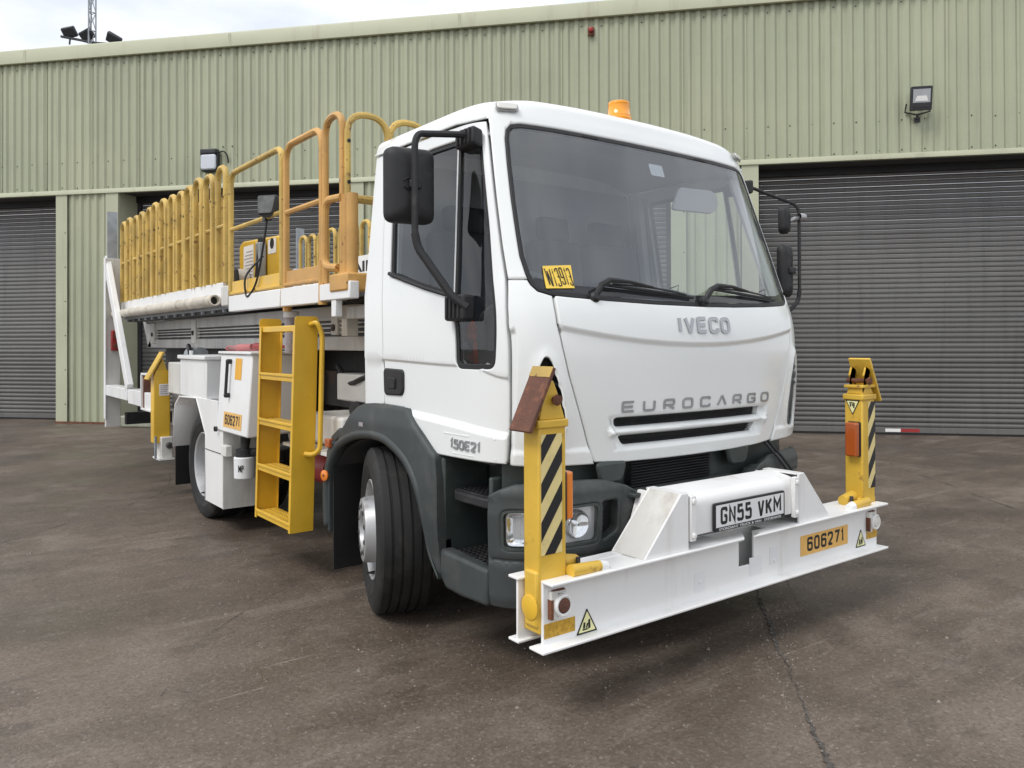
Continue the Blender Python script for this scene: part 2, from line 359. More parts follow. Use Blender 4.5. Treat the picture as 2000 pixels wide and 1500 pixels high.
# ------------------------------------------------------------------ cab surface (plan curve swept in height)
def catmull(pts, n=16):
    out = []; P = [pts[0]]+list(pts)+[pts[-1]]
    for i in range(1, len(P)-2):
        a, b, c, d = P[i-1], P[i], P[i+1], P[i+2]
        for k in range(n):
            t = k/n
            out.append(tuple(.5*((2*b[j])+(-a[j]+c[j])*t+(2*a[j]-5*b[j]+4*c[j]-d[j])*t*t+(-a[j]+3*b[j]-3*c[j]+d[j])*t**3) for j in range(len(b))))
    out.append(tuple(pts[-1])); return out
def lerp_tab(tab, v):
    if v <= tab[0][0]: return tab[0][1]
    for (a, fa), (b, fb) in zip(tab, tab[1:]):
        if v <= b: return fa+(fb-fa)*(v-a)/(b-a)
    return tab[-1][1]
_p = catmull([(-.2, .287), (0, .285), (.2, .287), (.4, .298), (.6, .314), (.78, .338), (.9, .368), (.985, .41), (1.045, .475), (1.075, .57), (1.087, .7), (1.09, .9), (1.09, 1.3), (1.09, 1.77)], 12)
PLAN = [(0, .285)]+[q for q in _p if q[0] > 1e-6]
ARC = [0.]
for a_, b_ in zip(PLAN, PLAN[1:]): ARC.append(ARC[-1]+math.dist(a_, b_))
LEAN = catmull([(.6, .045), (.8, .045), (.95, .03), (1.15, .01), (1.4, .0), (1.55, .012), (1.66, .045), (1.75, .082), (2.0, .172), (2.25, .262), (2.45, .332), (2.55, .37), (2.65, .42)], 8)
TUM = catmull([(.6, 1.), (.9, 1.0), (1.3, 1.), (1.6, .998), (1.8, .985), (2.1, .962), (2.4, .935), (2.55, .92), (2.7, .9)], 8)
import bisect
def plan(s):
    a = min(abs(s), ARC[-1]); i = min(max(1, bisect.bisect_left(ARC, a)), len(ARC)-1)
    t = (a-ARC[i-1])/(ARC[i]-ARC[i-1]); p, q = PLAN[i-1], PLAN[i]
    return (math.copysign(p[0]+(q[0]-p[0])*t, s) if s else 0., p[1]+(q[1]-p[1])*t)
def SURF(s, z):
    x, y = plan(s); w = max(0, min(1, (1.77-y)/(1.77-.285)))
    return Vector((x*lerp_tab(TUM, z), y+lerp_tab(LEAN, z)*w, z))
def normal_of(surf, s, z):
    e = .012; a = surf(s+e, z)-surf(s-e, z); b = surf(s, z+e)-surf(s, z-e); n = a.cross(b)
    return n.normalized()
def panel(name, mt, parent, outline, holes=(), surf=SURF, off=0., thick=.02, grid=.05, edge=.006, drop=.004, disp=None, lines=(), seg=.03, noedge=False, keep=None):
    """A body panel: outline in surface coordinates, triangulated, wrapped on the surface, with rolled edges and a returned flange."""
    loops = [resample(outline, seg)]+[resample(h, seg) for h in holes]
    ins = [inset(lp, edge if li == 0 else -edge) for li, lp in enumerate(loops)]
    pts = []; edges = []; drp = []; first = []
    for li, lp in enumerate(loops):
        o = len(pts); k = len(lp); first.append(o)
        for p in lp: pts.append(p); drp.append(0 if (noedge or (keep and keep(p))) else drop)
        for i in range(k): edges.append((o+i, o+(i+1) % k))
    if not noedge:
        for q in ins:
            for p in q: pts.append(p); drp.append(0)
    xs = [p[0] for p in loops[0]]; zs = [p[1] for p in loops[0]]
    mind = max(edge*1.8, grid*.3)
    for ln in lines:
        for p in resample(ln, seg, False):
            if inpoly(p, loops[0]) and not any(inpoly(p, h) for h in loops[1:]) and min(edist(p, q) for q in loops) > edge*1.6: pts.append(p); drp.append(0)
    nx = int((max(xs)-min(xs))/grid)+1; nzz = int((max(zs)-min(zs))/grid)+1
    for i in range(nx+1):
        for j in range(nzz+1):
            p = (min(xs)+(i+.5*(j % 2))*grid, min(zs)+j*grid)
            if inpoly(p, loops[0]) and not any(inpoly(p, h) for h in loops[1:]) and min(edist(p, q) for q in loops) > mind: pts.append(p); drp.append(0)
    vo, eo, fo, ov, oe, of = delaunay_2d_cdt([Vector(p) for p in pts], edges, [], 0, 1e-7)
    fs = []
    for f in fo:
        c = (sum(vo[i][0] for i in f)/3, sum(vo[i][1] for i in f)/3)
        if inpoly(c, loops[0]) and not any(inpoly(c, h) for h in loops[1:]): fs.append(tuple(f))
    o2n = {}
    for i, lst in enumerate(ov):
        for q in lst: o2n[q] = i
    def full(s, z):
        return surf(s, z)+normal_of(surf, s, z)*(off+(disp(s, z) if disp else 0))
    V = []; NR_ = []
    for i, p in enumerate(vo):
        n = normal_of(surf, p[0], p[1]); d = off-(drp[ov[i][0]] if ov[i] else 0)
        if disp:
            d += disp(p[0], p[1]); e = .003
            n2 = (full(p[0]+e, p[1])-full(p[0]-e, p[1])).cross(full(p[0], p[1]+e)-full(p[0], p[1]-e)).normalized()
        else: n2 = n
        V.append(surf(p[0], p[1])+n*d); NR_.append(n2)
    mb = MB(); F = list(fs)
    for li, lp in enumerate(loops):
        k = len(lp); idx = [o2n.get(first[li]+i) for i in range(k)]
        if None in idx: continue
        lat = []
        for i in range(k):
            l_ = full(*lp[i])-full(*ins[li][i]); n = NR_[idx[i]]; l_ = l_-n*l_.dot(n)
            lat.append(l_.normalized() if l_.length > 1e-7 else n)
        base_n = [NR_[q].copy() for q in idx]
        if thick > 0:
            t0 = len(V)
            for i in range(k): V.append(V[idx[i]].copy()); NR_.append(lat[i])
            for i in range(k): V.append(V[idx[i]]-base_n[i]*thick); NR_.append(lat[i])
            for i in range(k):
                a, b = t0+i, t0+(i+1) % k; c, d = b+k, a+k
                fn = (V[b]-V[a]).cross(V[d]-V[a])
                F.append((a, b, c, d) if fn.dot(lat[i]) > 0 else (d, c, b, a))
        if not noedge:
            for i in range(k):
                if not (keep and keep(lp[i])): NR_[idx[i]] = (base_n[i]*.62+lat[i]*.78).normalized()
    used = sorted({i for f in F for i in f}); rm = {a: b for b, a in enumerate(used)}
    me = bpy.data.meshes.new(name); me.from_pydata([V[i] for i in used], [], [tuple(rm[i] for i in f) for f in F]); me.update()
    me.materials.append(MT[mt]); me.polygons.foreach_set('use_smooth', [True]*len(me.polygons))
    me.normals_split_custom_set_from_vertices([NR_[i] for i in used])
    o = bpy.data.objects.new(name, me); COL.objects.link(o); put(o, parent)
    return o
def plane_fn(o, u, v):
    o, u, v = Vector(o), Vector(u), Vector(v); n = u.cross(v)
    return lambda a, b, w=0.: o+u*a+v*b+n*w
TXT = {}
def text_pieces(body, size, bold=0., extr=0., xs=1., spacing=1.):
    key = (body, size, bold, extr, xs, spacing)
    cu = bpy.data.curves.new('lettering', 'FONT'); cu.body = body; cu.size = size; cu.offset = bold; cu.extrude = extr; cu.align_x = 'CENTER'; cu.align_y = 'CENTER'
    cu.resolution_u = 4; cu.space_character = spacing
    ob = bpy.data.objects.new('lettering', cu); COL.objects.link(ob); bpy.context.view_layer.update()
    me = bpy.data.meshes.new_from_object(ob.evaluated_get(bpy.context.evaluated_depsgraph_get()))
    v = [(p.co.x*xs, p.co.y, p.co.z) for p in me.vertices]; f = [tuple(p.vertices) for p in me.polygons]
    bpy.data.objects.remove(ob); bpy.data.curves.remove(cu); bpy.data.meshes.remove(me)
    return v, f
def text(name, body, mt, parent, fn, w, h, bold=0., extr=.001, z0=.0015, spacing=1.):
    """lettering fitted to w x h around the origin of fn(u, v, depth)"""
    v, f = text_pieces(body, 1., bold, .02, 1., spacing)
    xs = [p[0] for p in v]; ys = [p[1] for p in v]; cx = (max(xs)+min(xs))/2; cy_ = (max(ys)+min(ys))/2; sx = w/(max(xs)-min(xs)); sy = h/(max(ys)-min(ys))
    mb = MB(); mb.add([fn((p[0]-cx)*sx, (p[1]-cy_)*sy, z0+(extr if p[2] > 0 else 0)) for p in v], f)
    return mb.build(name, mt, parent, smooth=0, norm=False)

GLY = {'0': [('c', [(0, 0), (1, 0), (1, 1), (0, 1)])], 'O': [('c', [(0, 0), (1, 0), (1, 1), (0, 1)])],
 '6': [(.3, [(1, .80), (1, 1), (0, 1), (0, 0), (1, 0), (1, .58), (.06, .58)])], '9': [(.3, [(0, .2), (0, 0), (1, 0), (1, 1), (0, 1), (0, .42), (.94, .42)])],
 '2': [(.3, [(0, .76), (0, 1), (1, 1), (1, .6), (0, .0)]), (0, [(0, 0), (1, 0)])], '7': [(0, [(0, 1), (1, 1), (.38, 0)])], '1': [(0, [(.15, .78), (.62, 1), (.62, 0)])],
 '5': [(0, [(.95, 1), (.08, 1), (.05, .52)]), (.28, [(.05, .55), (1, .63), (1, 0), (0, 0), (0, .17)])],
 '3': [(.28, [(0, .85), (0, 1), (1, 1), (1, .53), (.35, .53)]), (.28, [(.5, .53), (1, .53), (1, 0), (0, 0), (0, .15)])],
 'G': [(.3, [(1, .76), (1, 1), (0, 1), (0, 0), (1, 0), (1, .48)]), (0, [(1.06, .48), (.55, .48)])], 'C': [(.3, [(1, .74), (1, 1), (0, 1), (0, 0), (1, 0), (1, .26)])],
 'E': [(.12, [(1, 1), (0, 1), (0, 0), (1, 0)]), (0, [(0, .5), (.9, .5)])], 'U': [(.3, [(0, 1), (0, 0), (1, 0), (1, 1)])],
 'R': [(.25, [(0, 0), (0, 1), (1, 1), (1, .42), (0, .42)]), (0, [(.45, .42), (1, 0)])], '\u039b': [(0, [(0, 0), (.44, 1), (.56, 1), (1, 0)])],
 'A': [(0, [(0, 0), (.5, 1), (1, 0)]), (0, [(.2, .3), (.8, .3)])], 'N': [(0, [(0, 0), (0, 1), (1, 0), (1, 1)])], 'V': [(0, [(0, 1), (.44, 0), (.56, 0), (1, 1)])],
 'K': [(0, [(0, 0), (0, 1)]), (0, [(1, 1), (.05, .42)]), (0, [(.36, .62), (1, 0)])], 'M': [(0, [(0, 0), (0, 1), (.5, .38), (1, 1), (1, 0)])], 'I': [(0, [(.5, 0), (.5, 1)])],
 'W': [(0, [(0, 1), (.26, 0)]), (0, [(.26, 0), (.5, .85)]), (0, [(.5, .85), (.76, 0)]), (0, [(.76, 0), (1, 1)])], 'P': [(.25, [(0, 0), (0, 1), (1, 1), (1, .42), (0, .42)])]}
def strokes(name, body, mt, parent, fn, w, h, t, extr=.0008, z0=.0004, gap=.34, wob=0.):
    """painted or moulded block lettering: each character drawn as thick strokes of width t inside w x h, centred on fn's origin"""
    wf = [.45 if c in 'I' else .62 if c == '1' else .5 if c == ' ' else 1.7 if c == 'W' else 1.25 if c == 'M' else 1. for c in body]
    cw = w/(sum(wf)+gap*(len(body)-1)); x = -w/2; mb = MB(); zz = 0
    for c, f in zip(body, wf):
        iw = cw*f-t; ih = h-t
        for q, (r, pl) in enumerate(GLY.get(c, [])):
            j = lambda: random.uniform(-wob, wob)
            P2 = [Vector((x+t/2+a*iw+j(), -h/2+t/2+b*ih+j())) for a, b in pl]
            closed = r == 'c'; rad = (.36 if closed else r)*min(iw, ih)
            P2 = [Vector(p) for p in roundpoly([tuple(p) for p in P2], rad, 5)] if closed else ([Vector((p.x, p.y)) for p in fillet([(p.x, p.y, 0) for p in P2], rad, 5)] if rad > 0 else P2)
            k = len(P2); Lf = []; Rt = []
            for i, p in enumerate(P2):
                a = P2[i-1] if (closed or i > 0) else None; b = P2[(i+1) % k] if (closed or i < k-1) else None
                d1 = (p-a).normalized() if a is not None else (b-p).normalized(); d2 = (b-p).normalized() if b is not None else d1
                n = Vector((-d1.y-d2.y, d1.x+d2.x))
                n = n.normalized() if n.length > 1e-6 else Vector((-d1.y, d1.x))
                sc = min(2.2, 1/max(.2, n.dot(Vector((-d1.y, d1.x))))); Lf.append(p+n*t/2*sc); Rt.append(p-n*t/2*sc)
            zt = z0+extr+zz*.00012; zz = (zz+1) % 4; rows = []
            for A, B in zip(Lf, Rt): rows.append([fn(A.x, A.y, z0), fn(A.x, A.y, zt), fn(B.x, B.y, zt), fn(B.x, B.y, z0)])
            if closed: rows.append(rows[0])
            mb.grid(rows)
            if not closed: mb.add(rows[0], [(0, 1, 2, 3)]); mb.add(rows[-1], [(3, 2, 1, 0)])
        x += cw*(f+gap)
    return mb.build(name, mt, parent, smooth=0)
# ================================================================== ground
g = MB(); g.add([(-150, -150, 0), (150, -150, 0), (150, 150, 0), (-150, 150, 0)], [(0, 1, 2, 3)])
ground = struct(g.build('ground', 'asphalt', smooth=0, norm=False))
def seam(name, pts, w, n=60, jit=.4, zt=.004):
    """an irregular worn joint in the tarmac: a ragged raised strip"""
    path = catmull([(p[0], p[1]) for p in pts], n); lft = []; rgt = []
    off = 0; amp = .004 if w < .012 else .004; ph = [random.random()*6 for _ in range(4)]; acc = 0.
    for i, p in enumerate(path):
        a = path[max(i-1, 0)]; b = path[min(i+1, len(path)-1)]; t = Vector((b[0]-a[0], b[1]-a[1])).normalized(); nn = Vector((-t.y, t.x)); acc += math.dist(a, b)/2
        off = off*.93+random.uniform(-1, 1)*amp
        brk = max(.0, .62+.5*math.sin(acc*5.1+ph[0])+.35*math.sin(acc*13.+ph[1])) if w < .012 else max(.25, .75+.45*math.sin(acc*4.+ph[2]))
        wl = brk*w*(.5+random.uniform(-jit, jit)); wr = brk*w*(.5+random.uniform(-jit, jit))
        if i in (0, len(path)-1): wl = wr = .0005
        c = Vector((p[0], p[1]))+nn*(off+.012*math.sin(acc*3.+ph[3]))
        lft.append((c.x+nn.x*wl, c.y+nn.y*wl, zt)); rgt.append((c.x-nn.x*wr, c.y-nn.y*wr, zt))
    m = MB(); m.grid([rgt, lft]); return struct(m.build(name, 'seam', smooth=0, norm=False))
seam('tarmac_joint', [(1.15, .85), (.762, .513), (.243, .023), (-.182, -.363), (-.444, -.598), (-.70, -.82), (-1.3, -1.4)], .017, 40)
seam('tarmac_crack', [(1.2, .62), (.9, .38), (.52, .03), (.2, -.22)], .003, 40)
seam('tarmac_crack', [(6.133, 2.515), (5.6, 1.95), (5.146, 1.384), (4.7, .85), (4.385, .469), (3.8, .0)], .010, 30)
seam('tarmac_crack', [(-.7, 7.6), (-1.132, 5.968), (-1.9, 5.2), (-2.589, 4.557), (-3.6, 3.9)], .005, 40)
seam('tarmac_crack', [(-1.1, 2.5), (-1.324, 2.311), (-1.7, 1.98), (-2.07, 1.606), (-2.3, 1.2)], .003, 40)
seam('tarmac_crack', [(-1.5, .9), (-1.75, .72), (-1.9, .5)], .002, 30)
# loose grit: nobody could count it
st = MB(); 
for i in range(3400):
    d = random.uniform(1.3, 8)**1.0; a = R(37.2)+R(random.uniform(-42, 42))
    x = -3.1185+math.sin(a)*d; y = -2.2793+math.cos(a)*d
    if i % 9 == 0:
        t = random.random(); x = .762+(-.9-.762)*t+random.gauss(0, .06); y = .513+(-1.02-.513)*t+random.gauss(0, .09)
    r = random.choice((.0018, .0025, .003, .004, .005)) * (1 if random.random() > .03 else 2.2); h = r*random.uniform(.6, 1.1); q = random.random()*6
    st.add([(x+r*math.cos(q), y+r*math.sin(q), .0), (x+r*math.cos(q+2), y+r*math.sin(q+2), 0), (x+r*math.cos(q+4.2), y+r*math.sin(q+4.2), 0), (x+r*.2, y, h), (x-r*.3, y+r*.2, h*.8)],
           [(0, 1, 3), (1, 4, 3), (1, 2, 4), (2, 0, 3), (2, 3, 4)])
grit = stuff(st.build('loose_grit', 'stone', smooth=0)); grit['label'] = 'pale loose grit scattered over the brown tarmac'; grit['category'] = 'gravel'

# ================================================================== warehouse (own frame: X along the wall, -Y towards the yard)
WD_ANG = -.8407; WDIST = 8.80
wh = empty('warehouse', (math.sin(-WD_ANG)*WDIST, math.cos(WD_ANG)*WDIST, 0), WD_ANG)
tag(wh, 'long pale green profiled steel warehouse with grey roller shutters', 'warehouse')
def wpart(mb, name, mt, parent=wh, **k):
    o = mb.build(name, mt, None, **k); o.parent = parent; return o      # vertices already in the wall frame
LZ, TZ = 4.17, 6.60
PITCH, DEP = .158, .029
def sheet_mesh(nrib, z0, z1, nz=1, dent=0.):
    prof = []
    for i in range(nrib):
        x = i*PITCH
        prof += [(x, 0), (x+.046, 0), (x+.078, -DEP), (x+.126, -DEP)]
    prof.append((nrib*PITCH+.004, 0))
    prof.append((nrib*PITCH+.03, -.010))
    m = MB(); rows = []
    for k in range(nz+1):
        z = z0+(z1-z0)*k/nz; rows.append([(x, y+(random.uniform(-dent, dent) if 0 < k < nz else 0), z) for x, y in prof])
    m.grid(rows); return m
cl = empty('upper_cladding'); cl.parent = wh
NR = 6; SW = NR*PITCH; proto = None
for i in range(29):
    if proto is None:
        proto = wpart(sheet_mesh(NR, LZ-.015, TZ+.02), 'cladding_sheet', 'cladding', cl, smooth=20, solid=.0); o = proto
    else: o = proto.copy(); COL.objects.link(o)
    o.location = (-17.2+i*SW, -.001*(i % 2), 0)
bk = MB(); bk.box(-17.5, 11, .02, .12, LZ+.3, 6.7); wpart(bk, 'wall_liner', 'shutter_dark')
bk = MB()
fa = MB()     # eaves fascia: folded trim
fa.prism([(-.10, 6.575), (-.10, 6.80), (-.085, 6.83), (.35, 6.86), (.35, 6.80), (-.04, 6.76), (-.04, 6.575)], lambda u, v, w: (w, u, v), -17.6, 11)
wpart(fa, 'eaves_fascia', 'trim_green', bevel=.008)
for i in range(7):
    j = MB(); j.box(-16+i*4.1, -16+i*4.1+.05, -.1035, -.1, 6.578, 6.80); wpart(j, 'fascia_joint', 'trim_green')
dr = MB(); dr.prism([(-.065, LZ-.03), (-.065, LZ-.005), (-.045, LZ+.05), (-.037, LZ+.05), (-.03, LZ-.02), (.02, LZ-.02), (.02, LZ-.03)], lambda u, v, w: (w, u, v), -17.6, 11)
wpart(dr, 'drip_flashing', 'trim_green')
RY = .55
so = MB(); so.box(-17.6, 11, .012, RY+.3, LZ-.018, LZ+.12); wpart(so, 'soffit', 'shutter_dark')
rf = MB(); rf.prism([(.3, 6.75), (.3, 6.84), (12, 8.3), (12, 8.2)], lambda u, v, w: (w, u, v), -17.6, 11); wpart(rf, 'roof', 'shutter')
# fixings: tiny screws in rows, one joined part
sc = MB()
for zz in (4.27, 4.72, 6.47, 5.62):
    if zz == 5.62: continue
    for k in range(0, 176, 2):
        x = -17.2+k*PITCH+.026; sc.lathe([(0, .011), (.004, .011), (.008, .005), (.009, .0)], (x, 0-.001, zz+random.uniform(-.012, .012)), (0, -1, 0), 6)
stuff(wpart(sc, 'fixing_screws', 'lamp_dark', smooth=0))
# piers
PIERS = [(-11.26, -10.0), (-5.58, -4.32), (-.30, 1.0), (6.0, 7.2)]
for pi, (a, b) in enumerate(PIERS):
    p = empty('pier'); p.parent = wh
    rib = wpart(sheet_mesh(5, .03, LZ-.03, 14, .0035 if pi == 0 else .0), 'cladding_sheet', 'cladding', p, smooth=20); rib.location = (a+.22, .0, 0)
    for (u0, u1) in ((a, a+.225), (b-.245, b)):
        t = MB(); t.box(u0, u1, -.042, -.03, .02, LZ-.03); wpart(t, 'corner_trim', 'trim_green', p)
    for (u0, u1) in ((a-.006, a), (b, b+.006)):
        t = MB(); t.box(u0, u1, -.042, RY+.1, .02, LZ+.015); wpart(t, 'reveal', 'trim_green', p)
    t = MB(); t.box(a+.01, b-.01, .01, RY+.05, 0, LZ+.01); wpart(t, 'core', 'shutter_dark', p)
    t = MB(); t.box(a-.01, b+.01, -.055, -.0425, 0, .035); wpart(t, 'base_angle', 'rust', p)
    s2 = MB()
    for zz in [.35+.62*i for i in range(6)]:
        for xx in (a+.19, b-.10): s2.lathe([(0, .011), (.004, .011), (.008, .005), (.009, 0)], (xx, -.042, zz), (0, -1, 0), 6)
    stuff(wpart(s2, 'fixing_screws', 'lamp_dark', p, smooth=0))
# roller shutters, slat by slat
SPITCH = .0762
def slat_mesh():
    prof = [(.0, .0), (-.004, .004), (-.014, .018), (-.018, .036), (-.015, .054), (-.005, .066), (.006, .0715), (.010, .0755), (.012, .070)]
    m = MB(); m.grid([[(0, y, z) for y, z in prof], [(1, y, z) for y, z in prof]]); return m
slat0 = None
for si, (a, b) in enumerate([(-16.2, -11.26), (-10.0, -5.58), (-4.32, -.30), (1.0, 6.0)]):
    sh = empty('roller_shutter'); sh.parent = wh
    for k in range(53):
        if slat0 is None: o = slat0 = wpart(slat_mesh(), 'slat', 'shutter', sh, smooth=60, norm=False)
        else: o = slat0.copy(); COL.objects.link(o); o.parent = sh
        o.location = (a+.05, RY+random.gauss(0, .0015), .115+k*SPITCH); o.scale = (b-a-.1, 1, 1); o.rotation_euler = (random.gauss(0, .012), 0, random.gauss(0, .0004))
    t = MB(); t.box(a+.03, b-.03, RY-.03, RY+.01, .03, .115); wpart(t, 'bottom_rail', 'shutter', sh, bevel=.006)
    t = MB(); t.box(a+.03, b-.03, RY-.02, RY+.0, .0, .029); wpart(t, 'rubber_seal', 'black', sh)
    for x in (a, b-.08):
        t = MB(); t.box(x+.002, x+.078, RY-.06, RY-.022, 0, LZ); wpart(t, 'guide_rail', 'lamp_dark', sh)
    t = MB(); t.box(a+.01, b-.01, RY-.1, RY+.2, LZ-.13, LZ+.01); wpart(t, 'head_box', 'black', sh)
t = MB(); t.box(2.93, 3.15, RY-.0335, RY-.031, .045, .095); t.cur = 1; t.box(3.15, 3.42, RY-.0335, RY-.031, .045, .095)
wpart(t, 'reflective_strip', ['paper', 'red'], wh, smooth=0)
# wall lamps and small things fixed to the wall
def wall_thing(name, s, z, label, cat, group=None):
    e = empty(name); e.matrix_basis = WM(wh) @ Matrix.Translation((s, -.035, z))
    return tag(e, label, cat, group)
def lpart(mb, name, mt, parent, **k):
    o = mb.build(name, mt, None, **k); o.parent = parent; return o
def floodlight(e, w, h, lens):
    m = MB(); m.prism(roundpoly([(-w/2, -h/2), (w/2, -h/2), (w/2, h/2), (-w/2, h/2)], .02), TILT, 0, .06); lpart(m, 'housing', 'lamp_dark', e, bevel=.008)
    m = MB(); m.prism([(-w*.4, -h*.38), (w*.4, -h*.38), (w*.4, h*.38), (-w*.4, h*.38)], TILT, .0601, .062); lpart(m, 'lens', 'lens_grey', e)
    m = MB(); m.prism([(-w*.3, -h*.12), (w*.3, -h*.12), (w*.22, h*.1), (-w*.22, h*.1)], TILT, .0621, .065); lpart(m, 'lamp_bar', 'paper', e)
    m = MB(); m.prism([(-w*.4, -h*.38), (w*.4, -h*.38), (w*.4, -h*.18), (-w*.4, -h*.18)], TILT, .0622, .066); lpart(m, 'reflector', 'lamp_dark', e)
TILT = plane_fn((0, -.17, .03), (1, 0, 0), (0, -.17, .985))
f1 = wall_thing('floodlight', 3.25, 4.93, 'black floodlight with bright lens bracketed on cladding above the right shutter', 'floodlight')
floodlight(f1, .29, .34, 1)
m = MB(); m.tube([(-.17, -.10, -.02), (-.17, -.02, -.12), (0, -.005, -.16), (.17, -.02, -.12), (.17, -.10, -.02)], .012, 6); m.tube([(0, -.01, -.15), (0, -.03, -.24)], .018, 6); m.box(-.04, .04, -.02, .004, -.27, -.2)
lpart(m, 'bracket', 'lamp_dark', f1)
f2 = wall_thing('bulkhead_light', -8.16, 4.62, 'grey and white square bulkhead light with curled black cable on the cladding', 'wall lamp')
m = MB(); m.prism(roundpoly([(-.16, -.2), (.16, -.2), (.16, .2), (-.16, .2)], .05), lambda u, v, w: (u, -w, v), 0, .07); lpart(m, 'housing', 'lamp_dark', f2, bevel=.01)
m = MB(); m.prism(roundpoly([(-.145, -.17), (.145, -.17), (.145, .095), (-.145, .095)], .05), lambda u, v, w: (u, -w, v), .0705, .12); lpart(m, 'diffuser', 'bulkhead_lens', f2, bevel=.02)
m = MB(); m.box(-.15, .15, -.125, -.0705, .1, .19); lpart(m, 'hood', 'lamp_dark', f2, bevel=.02)
m = MB(); m.tube(catmull([(.15, -.04, .12), (.25, -.05, .15), (.32, -.04, .08), (.33, -.02, -.02), (.32, .0, -.04)], 8), .013, 7); lpart(m, 'cable', 'black', f2)
m = MB()
for x in (.22, .4): m.lathe([(0, .014), (.006, .014), (.012, 0)], (x, .0, .24), (0, -1, 0), 6)
lpart(m, 'bolts', 'lamp_dark', f2)
f3 = wall_thing('alarm_sounder', -1.534, 6.38, 'tiny brown and red alarm lamp high on the cladding', 'alarm lamp')
m = MB(); m.lathe([(0, .045), (.02, .045), (.03, .035), (.09, .035), (.10, .0)], (0, 0, 0), (0, -1, 0), 14); lpart(m, 'dome', 'red', f3)
m = MB(); m.box(-.05, .05, -.03, .0, -.08, .055); lpart(m, 'base', 'rust', f3, bevel=.008)
# kerb block at the foot of the pier
kb = MB(); kb.box(-.36, .36, -.16, .16, 0, .2)
kbo = kb.build('concrete_block', 'concrete', None, bevel=.03); kbo.matrix_basis = Matrix.Translation((.12, 12.55, 0)) @ Matrix.Rotation(WD_ANG, 4, 'Z')
tag(kbo, 'mossy pale concrete block on the ground beside the cladded pier', 'block')
# lattice mast behind the roof with three floodlights
mo = WM(wh) @ Vector((-13.3, 3.4, 0))
ms = empty('lattice_mast', mo); tag(ms, 'slender grey lattice mast with three floodlights behind the roofline', 'mast')
m = MB(); hw = .075
for (x, y) in ((-hw, -hw), (hw, -hw), (0, hw)): m.tube([(mo.x+x, mo.y+y, 0), (mo.x+x, mo.y+y, 12.5)], .016, 6)
mo_legs = m.build('mast_legs', 'galv', ms)
m = MB(); L3 = [(-hw, -hw), (hw, -hw), (0, hw)]
for k in range(14):
    z = 6.5+k*.42
    for i in range(3):
        a, b = L3[i], L3[(i+1) % 3]; m.tube([(mo.x+a[0], mo.y+a[1], z), (mo.x+b[0], mo.y+b[1], z+.42)], .010, 5); m.tube([(mo.x+a[0], mo.y+a[1], z), (mo.x+b[0], mo.y+b[1], z)], .010, 5)
m.build('lattice_bracing', 'galv', ms)
wdv = Vector((math.cos(WD_ANG), math.sin(WD_ANG), 0)); wnv = Vector((-wdv.y, wdv.x, 0))
m = MB(); a0 = mo+Vector((0, 0, 8.33)); m.tube([a0-wdv*.8+Vector((0, 0, .22)), a0+wdv*.1, a0+wdv*.5-Vector((0, 0, .05))], .03, 6); m.build('cross_arm', 'lamp_dark', ms)
for dx, dz, tw in ((-.58, .30, .15), (-.12, .2, .5), (.58, .05, -.9)):
    c = a0+wdv*dx+Vector((0, 0, dz)); u = (wdv*math.cos(tw)-wnv*math.sin(tw)).normalized(); n = (-wnv*.8-Vector((0, 0, .6))).normalized(); u = (u-n*u.dot(n)).normalized(); v = n.cross(u)
    m = MB(); m.obox(c, u*.34, v*.24, n*.10); m.build('floodlight_head', 'lamp_dark', ms, bevel=.03)
    m = MB(); m.tube([c-n*.05, c-Vector((0, 0, dz-.02))], .02, 6); m.build('head_bracket', 'lamp_dark', ms)
# ================================================================== the truck (front faces -Y, near side is x < 0)
TR = empty('truck', (0, 2.6, 0)); tag(TR, 'white lorry with yellow railed access platform, yellow jack legs and front beam', 'truck')
def sd_(poly, sg): return [(sg*-s, z) for s, z in poly] if sg > 0 else list(poly)
def smooth(t): t = max(0, min(1, t)); return t*t*(3-2*t)
# ---- windscreen outline in surface coordinates (left half, bottom centre round to top centre)
WSL = [(0, 1.625), (-.30, 1.628), (-.588, 1.638), (-.79, 1.649), (-.874, 1.657), (-.936, 1.675), (-.962, 1.705), (-.976, 1.75), (-.990, 1.83), (-.991, 1.95), (-.990, 2.10), (-.984, 2.28), (-.978, 2.40), (-.966, 2.447), (-.935, 2.473), (-.88, 2.482), (-.6, 2.482), (-.3, 2.479), (0, 2.478)]
WS = WSL+[(-s, z) for s, z in WSL[-2:0:-1]]
glass_o = panel('windscreen', 'windscreen_glass', TR, inset(WS, .012), off=-.006, thick=0, grid=.06, noedge=True)
sealp = panel('windscreen_seal', 'black', glass_o, WS, [inset(WS, .020)], off=-.002, thick=.02, grid=.05, edge=.004, drop=.003)
band = panel('tinted_band', 'dark_glass', glass_o, [(-.965, 1.70), (-.93, 1.685), (-.85, 1.672), (-.4, 1.652), (0, 1.645), (.4, 1.652), (.85, 1.672), (.93, 1.685), (.965, 1.70), (.94, 1.735), (.8, 1.705), (0, 1.68), (-.8, 1.705), (-.94, 1.735)], off=-.0035, thick=0, noedge=True)
